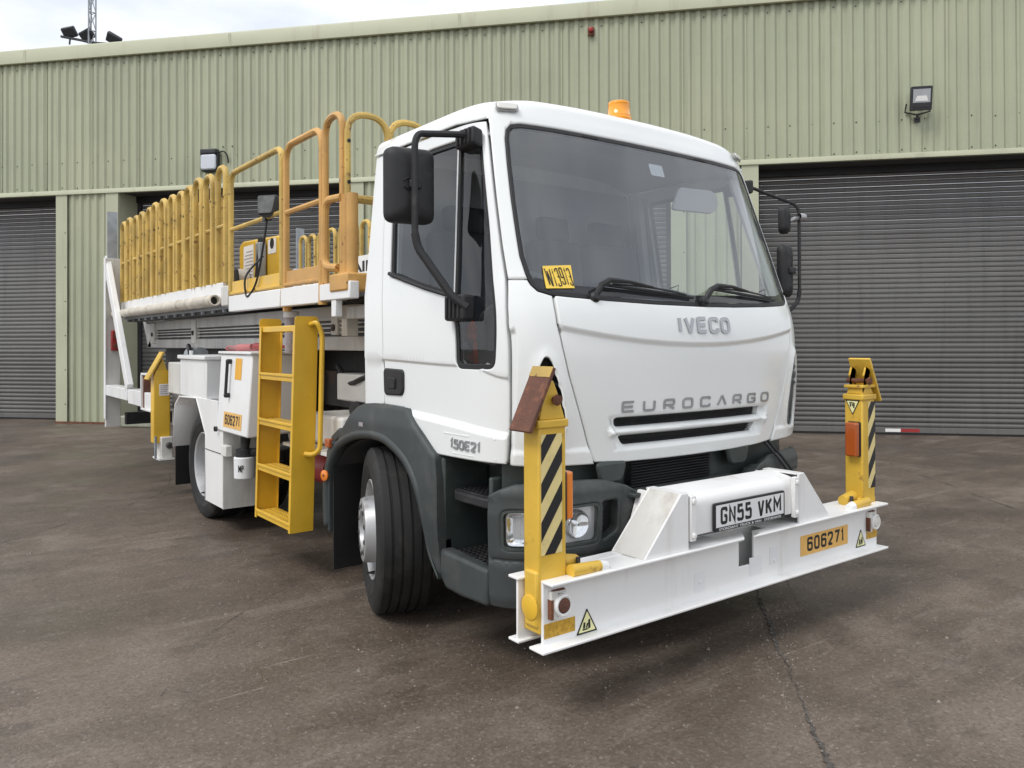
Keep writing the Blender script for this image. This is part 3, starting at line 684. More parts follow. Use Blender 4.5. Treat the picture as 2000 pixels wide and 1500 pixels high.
# ---- hood
def crz(s): return 1.432+.078*(abs(s)/.86)**2
HSEAM = [(-.658, .905), (-.70, 1.0), (-.762, 1.165), (-.81, 1.30), (-.842, 1.421), (-.864, 1.528), (-.867, 1.6), (-.866, 1.648)]
htop = [(-.79, 1.642), (-.588, 1.631), (-.30, 1.621), (0, 1.618)]
hl = HSEAM+htop; hood_poly = hl+[(-s, z) for s, z in hl[-2::-1]]
hood_poly += [(.5, .893), (.25, .889), (0, .888), (-.25, .889), (-.5, .893)]
slot1 = roundpoly([(-.545, 1.097), (-.54, 1.056), (.54, 1.056), (.545, 1.097)], .016)
slot2 = roundpoly([(-.515, 1.012), (-.485, .970), (.485, .970), (.515, 1.012)], .016)
REC = [(-.60, 1.116), (-.545, .945), (.545, .945), (.60, 1.116)]
def hood_disp(s, z):
    d = .014*smooth((z-crz(s)+.012)/.024)               # upper hood stands proud of the lower flap
    if inpoly((s, z), REC):
        d -= .022*smooth(edist((s, z), REC)/.03)
    if .94 < z < 1.14: d += .026*math.exp(-((z-1.034)/.016)**2)*smooth((.60-abs(s))/.03)
    return d
hlines = [[(s/50, crz(s/50)+o) for s in range(-44, 45)] for o in (-.016, -.008, 0, .008, .016)]
hlines += [[(-.58, z), (.58, z)] for z in (1.114, 1.106, 1.048, 1.041, 1.034, 1.027, 1.020, .962, .955, .948, 1.122)]
hood = panel('hood', 'cab_white', TR, roundpoly(hood_poly, .01, 2), [slot1, slot2], disp=hood_disp, lines=hlines, grid=.026, seg=.02, edge=.008, drop=.006, thick=.03)
for sl in (slot1, slot2):
    panel('grille_slot', 'black_soft', hood, inset(sl, -.006), off=-.055, thick=.004, noedge=True, grid=.06)
for zz in (1.066, 1.077, 1.087, .98, .99, 1.0):
    m = MB(); m.tube([SURF(s/20, zz)+normal_of(SURF, s/20, zz)*-.045 for s in range(-10, 11)], .0025, 5); m.build('grille_bar', 'black', hood)
fnI = lambda u, v, w: SURF(.015+u, 1.527+v)+normal_of(SURF, .015+u, 1.527+v)*(.014+w)
lab(strokes('maker_badge', 'IVECO', 'badge', hood, fnI, .395, .080, .0175, .007, .0, .22), 'raised silver maker lettering on hood')
EU = 'EUROC\u039bRGO'
fnE = lambda u, v, w: SURF(u, 1.150+v)+normal_of(SURF, u, 1.150+v)*w
for i, ch in enumerate(EU):
    x = -.485+i*(1.045/8)
    strokes('badge_letter', ch, 'badge', hood, lambda u, v, w, x=x: fnE(x+u, v, w), .076, .054, .0108, .005, .0008)
# ---- cab frame round the windscreen
FR = [(-1.062, 1.728), (-1.066, 1.88), (-1.064, 2.1), (-1.061, 2.25), (-1.056, 2.50), (-.85, 2.515), (-.5, 2.52), (0, 2.52), (.5, 2.52), (.85, 2.515), (1.056, 2.50), (1.061, 2.25), (1.064, 2.1), (1.066, 1.88), (1.062, 1.728)]
inn = [p for p in WS if p[1] > 1.735]
innL = [p for p in WSL if p[1] > 1.735]
inn = [(-s, z) for s, z in innL]+innL[-2::-1]
inn = [(.973, 1.728)]+[(s+(.003 if s > 0 else -.003 if s < 0 else 0), z+(.003 if z > 2.46 else 0)) for s, z in inn]+[(-.973, 1.728)]
frame = panel('windscreen_frame', 'cab_white', TR, FR+inn, grid=.035, edge=.010, drop=.006, thick=.05, keep=lambda p: p[1] > 2.4905)
# ---- corner panels with side air vents
for sg in (-1, 1):
    CP = [(-.975, 1.722), (-1.063, 1.722), (-1.085, 1.6), (-1.090, 1.53), (-1.086, 1.42), (-1.084, 1.29), (-1.077, 1.067), (-1.072, .912), (-.9, .905), (-.664, .900), (-.706, 1.0), (-.768, 1.165), (-.816, 1.30), (-.848, 1.421), (-.870, 1.528), (-.873, 1.6), (-.872, 1.652), (-.938, 1.671), (-.965, 1.70)]
    VT = roundpoly([(-.955, 1.34), (-.93, 1.388), (-.902, 1.36), (-.852, 1.22), (-.828, 1.1), (-.832, 1.0), (-.86, .975), (-.945, .975), (-.985, 1.01), (-.985, 1.15)], .02)
    def cdisp(s, z):
        a = abs(s); d = 0
        # scooped flank towards the door, below the shoulder
        d -= .014*smooth((a-1.052)/.02)*smooth((1.505-z)/.02)
        # swelling round the vent
        e = edist((-a, z), VT)
        if not inpoly((-a, z), VT): d += .012*math.exp(-(e/.03)**2)
        d += .010*smooth((.985-z)/.03)
        return d
    cl_ = [[(sg*-a, z/100) for z in range(92, 152, 2)] for a in (-1.048, -1.055, -1.062, -1.069)]+[[(sg*-a, z) for a in (-.70, -1.06)] for z in (.985, .97, .955)]
    cp = panel('corner_panel', 'cab_white', TR, sd_(CP, sg), [sd_(VT, sg)], disp=cdisp, grid=.026, seg=.02, lines=cl_, edge=.008, drop=.006, thick=.03)
    panel('vent_mesh', 'black_soft', cp, sd_(inset(VT, -.006), sg), off=-.06, thick=.004, noedge=True)
    for zz in (1.02, 1.08, 1.14, 1.2, 1.26, 1.32):
        m = MB(); m.tube([SURF(sg*a, zz)+normal_of(SURF, sg*a, zz)*-.04 for a in (.82, .88, .94, 1.0)], .008, 6); m.build('vent_bar', 'plastic_green', cp)
# ---- doors
def dcz(s): a = abs(s); return 1.357-.018*smooth((2.3-a)/.9)-.048*smooth((1.35-a)/.25)
def sillz(s): a = abs(s); return lerp_tab([(1.07, 1.053), (1.4, 1.081), (1.62, 1.094), (1.95, 1.112), (2.4, 1.115)], a)
for sg in (-1, 1):
    DR = [(-1.067, 2.488), (-1.071, 2.25), (-1.074, 2.1), (-1.076, 1.88), (-1.073, 1.725), (-1.094, 1.6), (-1.099, 1.53), (-1.095, 1.42), (-1.092, 1.29), (-1.084, 1.067), (-1.080, .918),
          (-1.25, .916), (-1.40, .914), (-1.62, .912), (-1.664, .922), (-1.75, .98), (-1.836, 1.042), (-1.90, 1.095), (-1.945, 1.112), (-2.165, 1.117), (-2.168, 1.5), (-2.185, 1.8), (-2.20, 2.1), (-2.205, 2.488), (-1.8, 2.492), (-1.4, 2.492)]
    DR = [(s-.004 if s > -1.11 else s, z) for s, z in DR]
    WIN = roundpoly([(-2.112, 2.41), (-2.10, 1.80), (-1.475, 1.662), (-1.464, 1.516), (-1.46, 1.327), (-1.170, 1.327), (-1.145, 1.691), (-1.125, 1.977), (-1.113, 2.42), (-1.6, 2.425)], [.03, .03, .015, .02, .045, .045, .05, .05, .03, 0])
    def ddisp(s, z):
        d = .010*smooth((z-dcz(s)+.008)/.016)-.010
        d += .022*smooth((sillz(s)-z)/.03)
        return d
    dl = [[(sg*a/50, dcz(a/50)+o) for a in range(54, 109)] for o in (-.01, -.004, .002, .008)]+[[(sg*a/50, sillz(a/50)+o) for a in range(54, 97)] for o in (.004, -.006, -.016, -.026, -.036)]
    dr_ = panel('door', 'cab_white', TR, sd_(DR, sg), [sd_(WIN, sg)], disp=ddisp, lines=dl, grid=.032, seg=.02, edge=.007, drop=.006, thick=.045)
    panel('window_seal', 'black', dr_, sd_(inset(WIN, -.004), sg), [sd_(inset(WIN, .022), sg)], off=-.012, thick=.02, edge=.004, drop=.003, grid=.05)
    MAIN = [(-2.095, 2.40), (-2.085, 1.815), (-1.47, 1.68), (-1.448, 1.69), (-1.318, 2.405)]
    panel('window_pane', 'side_glass', dr_, sd_(MAIN, sg), off=-.022, thick=0, noedge=True)
    QT = [(-1.312, 2.405), (-1.44, 1.68), (-1.455, 1.34), (-1.18, 1.335), (-1.15, 1.691), (-1.13, 1.977), (-1.12, 2.41)]
    panel('quarter_pane', 'quarter_glass', dr_, sd_(QT, sg), off=-.018, thick=0, noedge=True)
    m = MB(); m.tube([SURF(sg*a, z)+normal_of(SURF, sg*a, z)*-.012 for a, z in ((1.452, 1.675), (1.41, 1.9), (1.365, 2.15), (1.318, 2.41))], .007, 6); m.build('window_divider', 'plate_white', dr_)
    m = MB(); m.tube([SURF(sg*a, z)+normal_of(SURF, sg*a, z)*-.014 for a, z in ((1.435, 1.675), (1.39, 1.9), (1.345, 2.15), (1.300, 2.41))], .012, 6); m.build('window_channel', 'black', dr_)
    m = MB(); m.tube([SURF(sg*a, z)+normal_of(SURF, sg*a, z)*.004 for a, z in ((2.095, 1.815), (1.9, 1.765), (1.7, 1.716), (1.475, 1.668))], .011, 8); m.build('waist_seal', 'black', dr_)
    HD = roundpoly([(-2.165, 1.312), (-1.945, 1.308), (-1.942, 1.20), (-1.965, 1.172), (-2.155, 1.168)], [.03, .03, .03, .03, .03])
    HD = [(-2.05+(s+2.05)*.98, z) for s, z in HD]
    hd = panel('door_handle', 'black', dr_, sd_(HD, sg), off=.003, thick=.02, grid=.03, edge=.010, drop=.007)
    GB = roundpoly([(-2.10, 1.265), (-2.02, 1.263), (-2.02, 1.205), (-2.10, 1.207)], .012)
    panel('handle_grip', 'black_soft', hd, sd_(GB, sg), off=.012, thick=.016, edge=.005)
    if sg < 0:
        fd = lambda u, v, w: SURF(-1.343+u, .978+v)+normal_of(SURF, -1.343+u, .978+v)*(.013+w)
        strokes('model_badge', '150E21', 'badge', dr_, fd, .235, .046, .0095, .004, .0, .16)
        for zz, a0, a1 in ((1.022, -1.52, -1.14), (.935, -1.44, -1.13)):
            m = MB(); m.tube([SURF(s, zz)+normal_of(SURF, s, zz)*.011 for s in (a0, (a0+a1)/2, a1)], .004, 6); m.build('pressed_line', 'cab_white', dr_)
    BP = [(-2.172, 1.117), (-2.175, 1.5), (-2.192, 1.8), (-2.207, 2.1), (-2.212, 2.495), (-2.385, 2.495), (-2.385, 1.10)]
    panel('rear_pillar', 'cab_white', TR, sd_(BP, sg), disp=lambda s, z: .010*smooth((z-dcz(s)+.008)/.016)-.010, grid=.05, edge=.007, drop=.005, thick=.04)
# ---- roof
rows = []; SS = [-2.39+4.78*i/120 for i in range(121)]
PRF0 = [(0, 0, 2.499), (.004, .004, 2.513), (.004, .004, 2.515), (0, 0, 2.525), (.0, 0, 2.545), (.006, .006, 2.575), (.02, .018, 2.61), (.05, .04, 2.645), (.10, .09, 2.672), (.2, .2, 2.694), (.4, .4, 2.708), (.7, .7, 2.715), (1., 1., 2.717)]
PRF = [(0, 0, 0), (0, 0, .02), (.003, .003, .045), (.012, .012, .068), (.03, .03, .086), (.06, .06, .101), (.11, .11, .116), (.2, .2, .131), (.4, .4, .148), (.7, .7, .158), (1., 1., .160)]
def ftop(s): return lerp_tab([(0, 2.52), (.5, 2.52), (.85, 2.515), (1.056, 2.50), (3, 2.499)], abs(s))
for kx, ky, dz in PRF:
    row = []
    for s in SS:
        z = ftop(s)+dz; p = SURF(s, min(z, 2.57)); x = p.x*(1-kx); y = p.y+(1.35-p.y)*ky*.75*smooth((1.70-p.y)/.45)
        fr_ = smooth((1.2-p.y)/.4)
        row.append((x, y, z-.0*fr_))
    rows.append(row)
m = MB(); m.grid(rows); roof = m.build('roof', 'cab_white', TR, smooth=0, norm=False)
roof.data.polygons.foreach_set('use_smooth', [True]*len(roof.data.polygons))
# roof cross seams and side gutters
for sg in (-1, 1):
    m = MB(); m.tube([SURF(sg*a, 2.502)+normal_of(SURF, sg*a, 2.502)*.006 for a in (1.07, 1.3, 1.6, 1.9, 2.2, 2.38)], .007, 6); m.build('gutter', 'cab_white', roof)
    # clearance light
    c = SURF(sg*.95, 2.556); n = normal_of(SURF, sg*.95, 2.55); u = (SURF(sg*1.0, 2.556)-SURF(sg*.9, 2.556)).normalized(); v = n.cross(u)
    if v.z < 0: v = -v
    fn = lambda a, b, w: c+u*a+v*b+n*(w+.004)
    m = MB(); m.prism(roundpoly([(-.058, -.024), (.058, -.024), (.058, .024), (-.058, .024)], .02), fn, 0, .008); cl_l = m.build('clearance_light', 'silver', roof, bevel=.003)
    m = MB(); m.prism(roundpoly([(-.05, -.018), (.05, -.018), (.05, .018), (-.05, .018)], .016), fn, .0085, .018); m.build('lens', 'lamp_lens', cl_l, bevel=.005)
# beacon
bc = Vector((.02, .87, 2.645))
m = MB(); m.lathe([(0, .078), (.015, .078), (.02, .07), (.02, 0)], bc, (0, 0, 1), 28); bea = m.build('beacon', 'black', TR)
m = MB(); m.lathe([(.02, .07), (.035, .073), (.04, .068), (.055, .067), (.058, .064), (.115, .058), (.118, .06), (.128, .058), (.134, .045), (.135, 0)], bc, (0, 0, 1), 28); m.build('amber_dome', 'beacon', bea, smooth=40)
# ---- cab back, floor, interior
bk = MB(); bk.prism([(-1.08, 1.0), (1.08, 1.0), (1.085, 1.7), (1.005, 2.49), (.96, 2.575), (.8, 2.612), (.4, 2.64), (-.4, 2.64), (-.8, 2.612), (-.96, 2.575), (-1.005, 2.49), (-1.085, 1.7)], lambda u, v, w: (u, 1.745+w, v), 0, .03); bk.build('rear_panel', 'cab_white', TR, bevel=.01)
m = MB(); m.prism([(-1.03, 1.05), (1.03, 1.05), (1.03, 1.7), (.95, 2.48), (-.95, 2.48), (-1.03, 1.7)], lambda u, v, w: (u, 1.735+w, v), 0, .02); m.build('rear_lining', 'trim', TR)
m = MB(); m.box(-1.02, 1.02, .55, 1.73, 1.0, 1.05); m.build('cab_floor', 'trim_dark', TR)
rows = []
for y in (.72, .9, 1.2, 1.73):
    rows.append([(x, y+(.03*abs(x)**2 if y < .8 else 0), 2.50-.10*abs(x/1.0)**6+.08*smooth((y-.7)/.3)) for x in (-.96, -.9, -.7, -.4, 0, .4, .7, .9, .96)])
m = MB(); m.grid(rows); m.build('headlining', 'headlining', TR, norm=False, solid=.01)
DASH = [(.44, 1.30), (.42, 1.56), (.45, 1.615), (.55, 1.625), (.66, 1.635), (.74, 1.60), (.78, 1.50), (.74, 1.25), (.5, 1.05), (.44, 1.05)]
m = MB(); m.prism(DASH, lambda u, v, w: (w, u+.06*abs(w)**3, v-.01), -.98, .98); m.build('dashboard', 'trim_dark', TR, bevel=.02)
m = MB(); m.prism([(.60, 1.60), (.62, 1.70), (.70, 1.72), (.78, 1.66), (.80, 1.5)], lambda u, v, w: (w, u, v), -.78, -.25); m.build('instrument_binnacle', 'trim_dark', TR, bevel=.03)
m = MB(); m.prism([(.60, 1.60), (.64, 1.69), (.74, 1.70), (.80, 1.55)], lambda u, v, w: (w, u, v), -.12, .35); m.build('centre_console', 'trim', TR, bevel=.03)
sw = []
cw = Vector((-.52, .93, 1.70)); a1 = Vector((1, 0, 0)); a2 = Vector((0, .55, -.83)).normalized() * -1
a2 = Vector((0, .80, .60)).normalized()
for k in range(36): sw.append(cw+(a1*math.cos(k*math.pi/18)+a2*math.sin(k*math.pi/18))*.215)
m = MB(); m.tube(sw, .016, 8, closed=True); stw = m.build('steering_wheel', 'trim_dark', TR)
m = MB(); m.tube([cw-a1*.2, cw, cw+a1*.2], .02, 6); m.tube([cw, cw-a2*.2], .02, 6); m.lathe([(-.02, .07), (.03, .06), (.035, 0)], cw, a1.cross(a2)*-1, 16); m.tube([cw, cw+Vector((0, -.25, -.3))], .035, 8); m.build('wheel_spokes', 'trim_dark', stw)
for x in (-.52, .15, .62):
    w = .25 if x != .15 else .2
    m = MB(); m.box(x-w, x+w, 1.08, 1.52, 1.30, 1.45); st_ = m.build('seat', 'seat', TR, bevel=.05, seg=3)
    m = MB(); m.obox((x, 1.56, 1.76), (w*2, 0, 0), (0, .13, -.01), (0, .08, .66)); m.build('seat_backrest', 'seat', st_, bevel=.05, seg=3)
    m = MB(); m.obox((x, 1.60, 2.16), (w*1.1, 0, 0), (0, .1, 0), (0, .02, .16)); m.build('headrest', 'seat', st_, bevel=.03, seg=3)
    m = MB(); m.box(x-w*.8, x+w*.8, 1.1, 1.5, 1.05, 1.30); m.build('seat_base', 'black', st_)
for sg in (-1, 1):
    m = MB(); m.tube([SURF(sg*1.0, z)+normal_of(SURF, sg*1.0, z)*-.06 for z in (1.65, 1.9, 2.2, 2.45)], .035, 8); m.build('pillar_trim', 'headlining', TR)
    m = MB(); m.tube([SURF(sg*2.2, z)+normal_of(SURF, sg*2.2, z)*-.07 for z in (1.1, 1.7, 2.2, 2.45)], .045, 8); m.build('rear_pillar_trim', 'trim', TR)
    DI = [(-1.15, 1.08), (-2.1, 1.14), (-2.09, 1.74), (-1.53, 1.61), (-1.49, 1.30), (-1.15, 1.30)]
    panel('door_lining', 'trim_dark', TR, sd_(DI, sg), off=-.06, thick=.02, noedge=True)
m = MB(); m.prism(roundpoly([(-.02, -.07), (.34, -.06), (.38, .0), (.30, .07), (0, .06)], .03), lambda u, v, w: (.42+u, .80+w-v*.3, 2.28+v), 0, .02); m.build('sun_visor', 'headlining', TR, bevel=.006)
# hi-vis garment in the door bin, seen through the low window
hv = MB(); rows = []
for j in range(9):
    rows.append([(-.93+.03*math.sin(i*1.7+j), .70+.035*i+.015*math.sin(j*2.1), 1.34+.025*j+.02*math.sin(i*2.3+j*.7)) for i in range(8)])
hv.grid(rows); hvo = hv.build('safety_vest', 'orange_vest', None, solid=.006, norm=False, smooth=80); tag(hvo, 'crumpled orange hi-vis vest behind the low door window', 'vest')
# sticker W13913 inside the lower left of the screen
STK = [(-.897, 1.683), (-.752, 1.688), (-.745, 1.795), (-.893, 1.785)]
stk = panel('stock_label', 'sticker', TR, STK, off=.003, thick=.002, noedge=True, grid=.04)
fs_ = lambda u, v, w: SURF(-.822+u, 1.737+v+u*.05)+normal_of(SURF, -.822+u, 1.737+v)*(.004+w)
strokes('handwriting', 'W13913', 'black', stk, lambda u, v, w: fs_(u+v*-.12, v+.004*math.sin(u*60), w), .132, .082, .0048, .0006, .0004, .30, .002)
m = MB(); m.cur = 0
sk = lambda u, v, w: SURF(.03+u, 2.36+v)+normal_of(SURF, .03+u, 2.36+v)*w
m.prism(roundpoly([(-.055, -.035), (.055, -.035), (.055, .03), (-.055, .03)], .01), sk, -.018, -.0165); m.build('tax_disc_holder', 'lens_grey', glass_o)
# ---- wipers
for piv, tip, b0, b1 in (((-.66, 1.645), (-.575, 1.712), (-.60, 1.707), (-.02, 1.662)), ((.06, 1.648), (.165, 1.715), (.14, 1.712), (.73, 1.672))):
    P = lambda a, o: SURF(*a)+normal_of(SURF, *a)*o
    m = MB(); m.tube([P(piv, .015), P(((piv[0]+tip[0])/2-.01, (piv[1]+tip[1])/2+.01), .04), P(tip, .045), P(((b0[0]*.75+b1[0]*.25), b0[1]*.75+b1[1]*.25+.012), .045), P(((b0[0]*.5+b1[0]*.5), b0[1]*.5+b1[1]*.5+.006), .035)], [.014, .016, .013, .009, .007], 8); wp = m.build('wiper', 'black', TR)
    m = MB(); m.tube([P((b0[0]+(b1[0]-b0[0])*t, b0[1]+(b1[1]-b0[1])*t), .012) for t in (0, .2, .4, .6, .8, 1)], .008, 6); m.build('wiper_blade', 'black', wp)
    m = MB(); m.tube([P((b0[0]+(b1[0]-b0[0])*t, b0[1]+(b1[1]-b0[1])*t+.004), o) for t, o in ((.1, .02), (.3, .032), (.5, .036), (.7, .032), (.9, .02))], .005, 6); m.build('blade_bridge', 'black', wp)
    m = MB(); m.tube([P((b1[0]-.16, b1[1]+.035), .02), P((b1[0]-.10, b1[1]+.05), .03), P((b1[0]-.13, b1[1]+.01), .03)], .0025, 5); m.build('washer_jet', 'black', wp)
    m = MB(); m.lathe([(0, .028), (.02, .026), (.03, .015), (.032, 0)], P(piv, 0), normal_of(SURF, *piv), 12); m.build('wiper_pivot', 'black', wp)
# ---- mirrors
def mirror(sg):
    X = lambda x: sg*x
    mr_ = empty('mirror', (X(1.2), .85, 2.15), 0, TR)
    if sg < 0:
        up = [(X(1.0), .80, 2.40), (X(1.06), .80, 2.415), (X(1.27), .86, 2.40), (X(1.285), .865, 2.36), (X(1.285), .865, 2.1), (X(1.285), .865, 1.93)]
        lo = [(X(1.285), .865, 1.945), (X(1.275), .86, 1.88), (X(1.16), .745, 1.65), (X(1.11), .70, 1.605)]
    else:
        up = [(X(.99), .86, 2.44), (X(1.05), .85, 2.45), (X(1.33), .63, 2.31), (X(1.35), .615, 2.27), (X(1.35), .615, 2.0), (X(1.35), .615, 1.75)]
        lo = [(X(1.35), .615, 1.77), (X(1.345), .62, 1.70), (X(1.25), .64, 1.62), (X(1.10), .68, 1.60)]
    m = MB(); m.tube(fillet(up, .06), .016 if sg < 0 else .011, 8); m.tube(fillet(lo, .05), .019 if sg < 0 else .013, 10); m.build('mirror_arm', 'black_soft', mr_)
    for (a, z, h) in ((1.19, 2.40, .085), (1.385, 1.605, .12)):
        c = SURF(sg*a, z); n = normal_of(SURF, sg*a, z); t = Vector((0, 1, 0)); 
        m = MB(); m.obox(c+n*.015, t*.16, Vector((0, 0, 1))*h, n*.07)
        m.build('mirror_bracket', 'black_soft', mr_, bevel=.014, seg=3)
        for k in range(4):
            m = MB(); m.obox(c+n*.052+t*(-.05+k*.033), t*.01, Vector((0, 0, 1))*h*.8, n*.012); m.build('bracket_rib', 'black_soft', mr_, bevel=.003)
    # housing seen from the front: rounded, dished back
    if sg < 0: cx, cz, w, h, yy = X(1.265), 2.175, .23, .35, .94
    else: cx, cz, w, h, yy = X(1.275), 1.89, .15, .33, .66
    rows = []
    for ins, dy in ((0, .03), (0, .0), (.012, -.018), (.035, -.03), (.075, -.038)):
        pl = roundpoly([(-w/2+ins, -h/2+ins), (w/2-ins, -h/2+ins), (w/2-ins, h/2-ins), (-w/2+ins, h/2-ins)], max(.012, .045-ins*.4), 5)
        rows.append([(cx+u, yy+dy+u*.18*sg, cz+v) for u, v in pl])
    m = MB(); m.grid(rows, closed=True); k = len(rows[0]); o = len(m.v); m.v.append((cx, yy-.04, cz)); b = (len(rows)-1)*k
    for j in range(k): m.f.append((b+j, b+(j+1) % k, o)); m.mi.append(0)
    m.build('mirror_housing', 'black_soft', mr_, smooth=50)
    m = MB(); m.prism(roundpoly([(-w/2+.008, -h/2+.008), (w/2-.008, -h/2+.008), (w/2-.008, h/2-.008), (-w/2+.008, h/2-.008)], .04), lambda u, v, ww: (cx+u, yy+.024+ww+u*.18*sg, cz+v), 0, .004); m.build('mirror_glass', 'chrome', mr_)
    m = MB(); m.box(cx-.03, cx+.03, yy-.055, yy-.03, cz-.02, cz+.02); m.build('mirror_clamp', 'black_soft', mr_, bevel=.006)
    if sg < 0:
        for a0, a1 in ((25, 155), (205, 335)):
            m = MB(); m.tube([(cx+.06*math.cos(R(a)), yy-.037, cz+.03*math.sin(R(a))) for a in range(a0, a1+1, 13)], .0035, 5); m.build('moulded_line', 'black_soft', mr_)
    else:
        c = Vector((X(1.27), .66, 2.21)); m = MB(); rows = []
        for ins, dy in ((0, .03), (0, 0), (.012, -.02), (.04, -.03)):
            pl = roundpoly([(-.06+ins, -.085+ins), (.06-ins, -.085+ins), (.06-ins, .085-ins), (-.06+ins, .085-ins)], max(.01, .04-ins*.5), 4); rows.append([(c.x+u, c.y+dy+u*.3, c.z+v) for u, v in pl])
        m.grid(rows, closed=True); k = len(rows[0]); o = len(m.v); m.v.append((c.x, c.y-.032, c.z)); b = (len(rows)-1)*k
        for j in range(k): m.f.append((b+j, b+(j+1) % k, o)); m.mi.append(0)
        m.build('wide_angle_housing', 'black_soft', mr_, smooth=50)
        m = MB(); m.lathe([(-.03, .022), (.03, .022), (.03, 0)], (X(1.35), .60, 2.23), (1, 0, 0), 10); m.tube([(X(1.35), .615, 2.23), (X(1.28), .66, 2.2)], .012, 6); m.build('clamp', 'silver', mr_)
mirror(-1); mirror(1)
# ---- bumper
def BS(s, z):
    e = 2e-3; x0, y0 = plan(s-e); x1, y1 = plan(s+e); t = Vector((x1-x0, y1-y0)).normalized(); x, y = plan(s)
    o = lerp_tab([(.28, .015), (.33, .03), (.5, .035), (.7, .04), (.80, .028), (.845, .0)], z)
    return Vector((x+t.y*o, y+.03-t.x*o, z))
bl = [(-1.163, .29), (-1.163, .775), (-1.10, .815), (-1.05, .833), (-.84, .842), (-.62, .832), (-.50, .795), (-.42, .750), (-.2, .742), (0, .742)]
bump = bl+[(-s, z) for s, z in bl[-2::-1]]+[(.6, .285), (0, .285), (-.6, .285)]
HLp = roundpoly([(-1.097, .548), (-.66, .556), (-.655, .733), (-1.097, .722)], .035)
INp = roundpoly([(-.642, .56), (-.555, .60), (-.552, .738), (-.64, .735)], .02)
LOW = roundpoly([(-.60, .33), (.60, .33), (.60, .47), (-.60, .47)], .03)
bo = panel('bumper', 'plastic_grey', TR, roundpoly(bump, .012, 3), [HLp, [(-s, z) for s, z in HLp], INp, [(-s, z) for s, z in INp], LOW], surf=BS, grid=.035, seg=.025, edge=.012, drop=.010, thick=.06,
           disp=lambda s, z: -.008*math.exp(-((z-.505)/.007)**2)+.006*smooth((z-.75)/.03), lines=[[(-1.15, z), (1.15, z)] for z in (.493, .499, .505, .511, .517)])
for sg in (-1, 1):
    f = lambda p: sd_(p, sg)
    hl_ = panel('headlight', 'lamp_silver', bo, f(inset(HLp, -.004)), surf=BS, off=-.034, thick=.004, noedge=True)
    panel('headlight_lens', 'clear_lens', hl_, f(inset(HLp, .003)), surf=BS, off=-.010, thick=0, noedge=True)
    panel('lens_rim', 'plastic_green', hl_, f(inset(HLp, -.001)), [f(inset(HLp, .010))], surf=BS, off=-.004, thick=.03, noedge=True)
    MR = roundpoly([(-1.083, .563), (-.885, .566), (-.885, .718), (-1.083, .712)], .03)
    def bowl(s, z): return -.034*smooth(edist((-abs(s), z), MR)/.05)
    panel('main_reflector', 'chrome', hl_, f(MR), surf=BS, off=-.016, disp=bowl, thick=.012, grid=.012, seg=.015, edge=.004, drop=.0)
    c0 = BS(sg*.985, .64); n0 = normal_of(BS, sg*.985, .64)
    m = MB(); m.lathe([(-.05, .022), (-.035, .022), (-.026, .016), (-.022, 0)], c0, n0, 16); m.build('bulb_shield', 'lamp_silver', hl_)
    for (s, z, r, nm) in ((-.765, .645, .058, 'driving_lamp'),):
        c = BS(sg*-s, z); n = normal_of(BS, sg*-s, z)*(1) if True else 0
        n = Vector((n.x*.4, n.y, 0)).normalized()
        m = MB(); m.lathe([(-.014, r), (-.016, r*.96), (-.021, r*.8), (-.027, r*.5), (-.030, r*.2), (-.018, r*.16), (-.016, 0)], c, n, 26); m.build(nm, 'chrome', hl_, smooth=50)
        m = MB(); m.lathe([(-.018, r*1.0), (-.012, r*1.04), (-.020, r*1.08), (-.034, r*1.09)], c, n, 26); m.build('lamp_ring', 'silver', hl_, smooth=50)
    for k in range(9):
        s = -1.065+k*.021; c0 = BS(sg*-s, .575); n = normal_of(BS, sg*-s, .6); m = MB(); m.tube([BS(sg*-s, z)+n*-.018 for z in (.58, .64, .70)], .0018, 4); m.build('lens_flute', 'clear_lens', hl_)
    panel('lamp_side_recess', 'black', bo, f(inset(INp, -.004)), surf=BS, off=-.06, thick=.004, noedge=True)
panel('lower_intake', 'black', bo, inset(LOW, -.004), surf=BS, off=-.07, thick=.004, noedge=True)
# panel between bumper and hood with radiator mesh
IB = lambda s, z: SURF(s, max(z, .9))+Vector((0, .075, z-max(z, .9)))
mid = panel('radiator_surround', 'plastic_green', TR, [(-1.06, .70), (1.06, .70), (1.06, .935), (-1.06, .935)], [roundpoly([(-.41, .752), (.17, .752), (.17, .915), (-.41, .915)], .01)], surf=IB, thick=.02, grid=.05)
m = MB(); m.box(-.43, .19, .43, .45, .74, .93); m.build('radiator_core', 'black', mid)
for k in range(12):
    z = .757+k*.0135; m = MB(); m.obox((-.12, .375, z), (.58, 0, 0), (0, .02, .006), (0, 0, .003)); m.build('mesh_bar', 'black_soft', mid)
for x in (-.56, .36):
    m = MB(); m.prism(roundpoly([(-.10, .905), (.10, .905), (.07, .80), (-.07, .80)], .04), lambda u, v, w: (x+u, .365-w, v), 0, .03); m.build('hood_catch_cover', 'plastic_green', mid, bevel=.02)
m = MB(); m.obox((-.1, .34, .748), (.8, 0, 0), (0, .16, 0), (0, 0, .02)); m.build('bumper_step', 'plastic_grey', mid, bevel=.006)
for x0 in (.62, .66):
    m = MB(); m.tube(catmull([(x0, .40, .93), (x0+.01, .33, .86), (x0+.05, .30, .80), (x0+.12, .27, .70), (x0+.15, .24, .60)], 6), .008, 6); m.build('cable', 'black', mid)
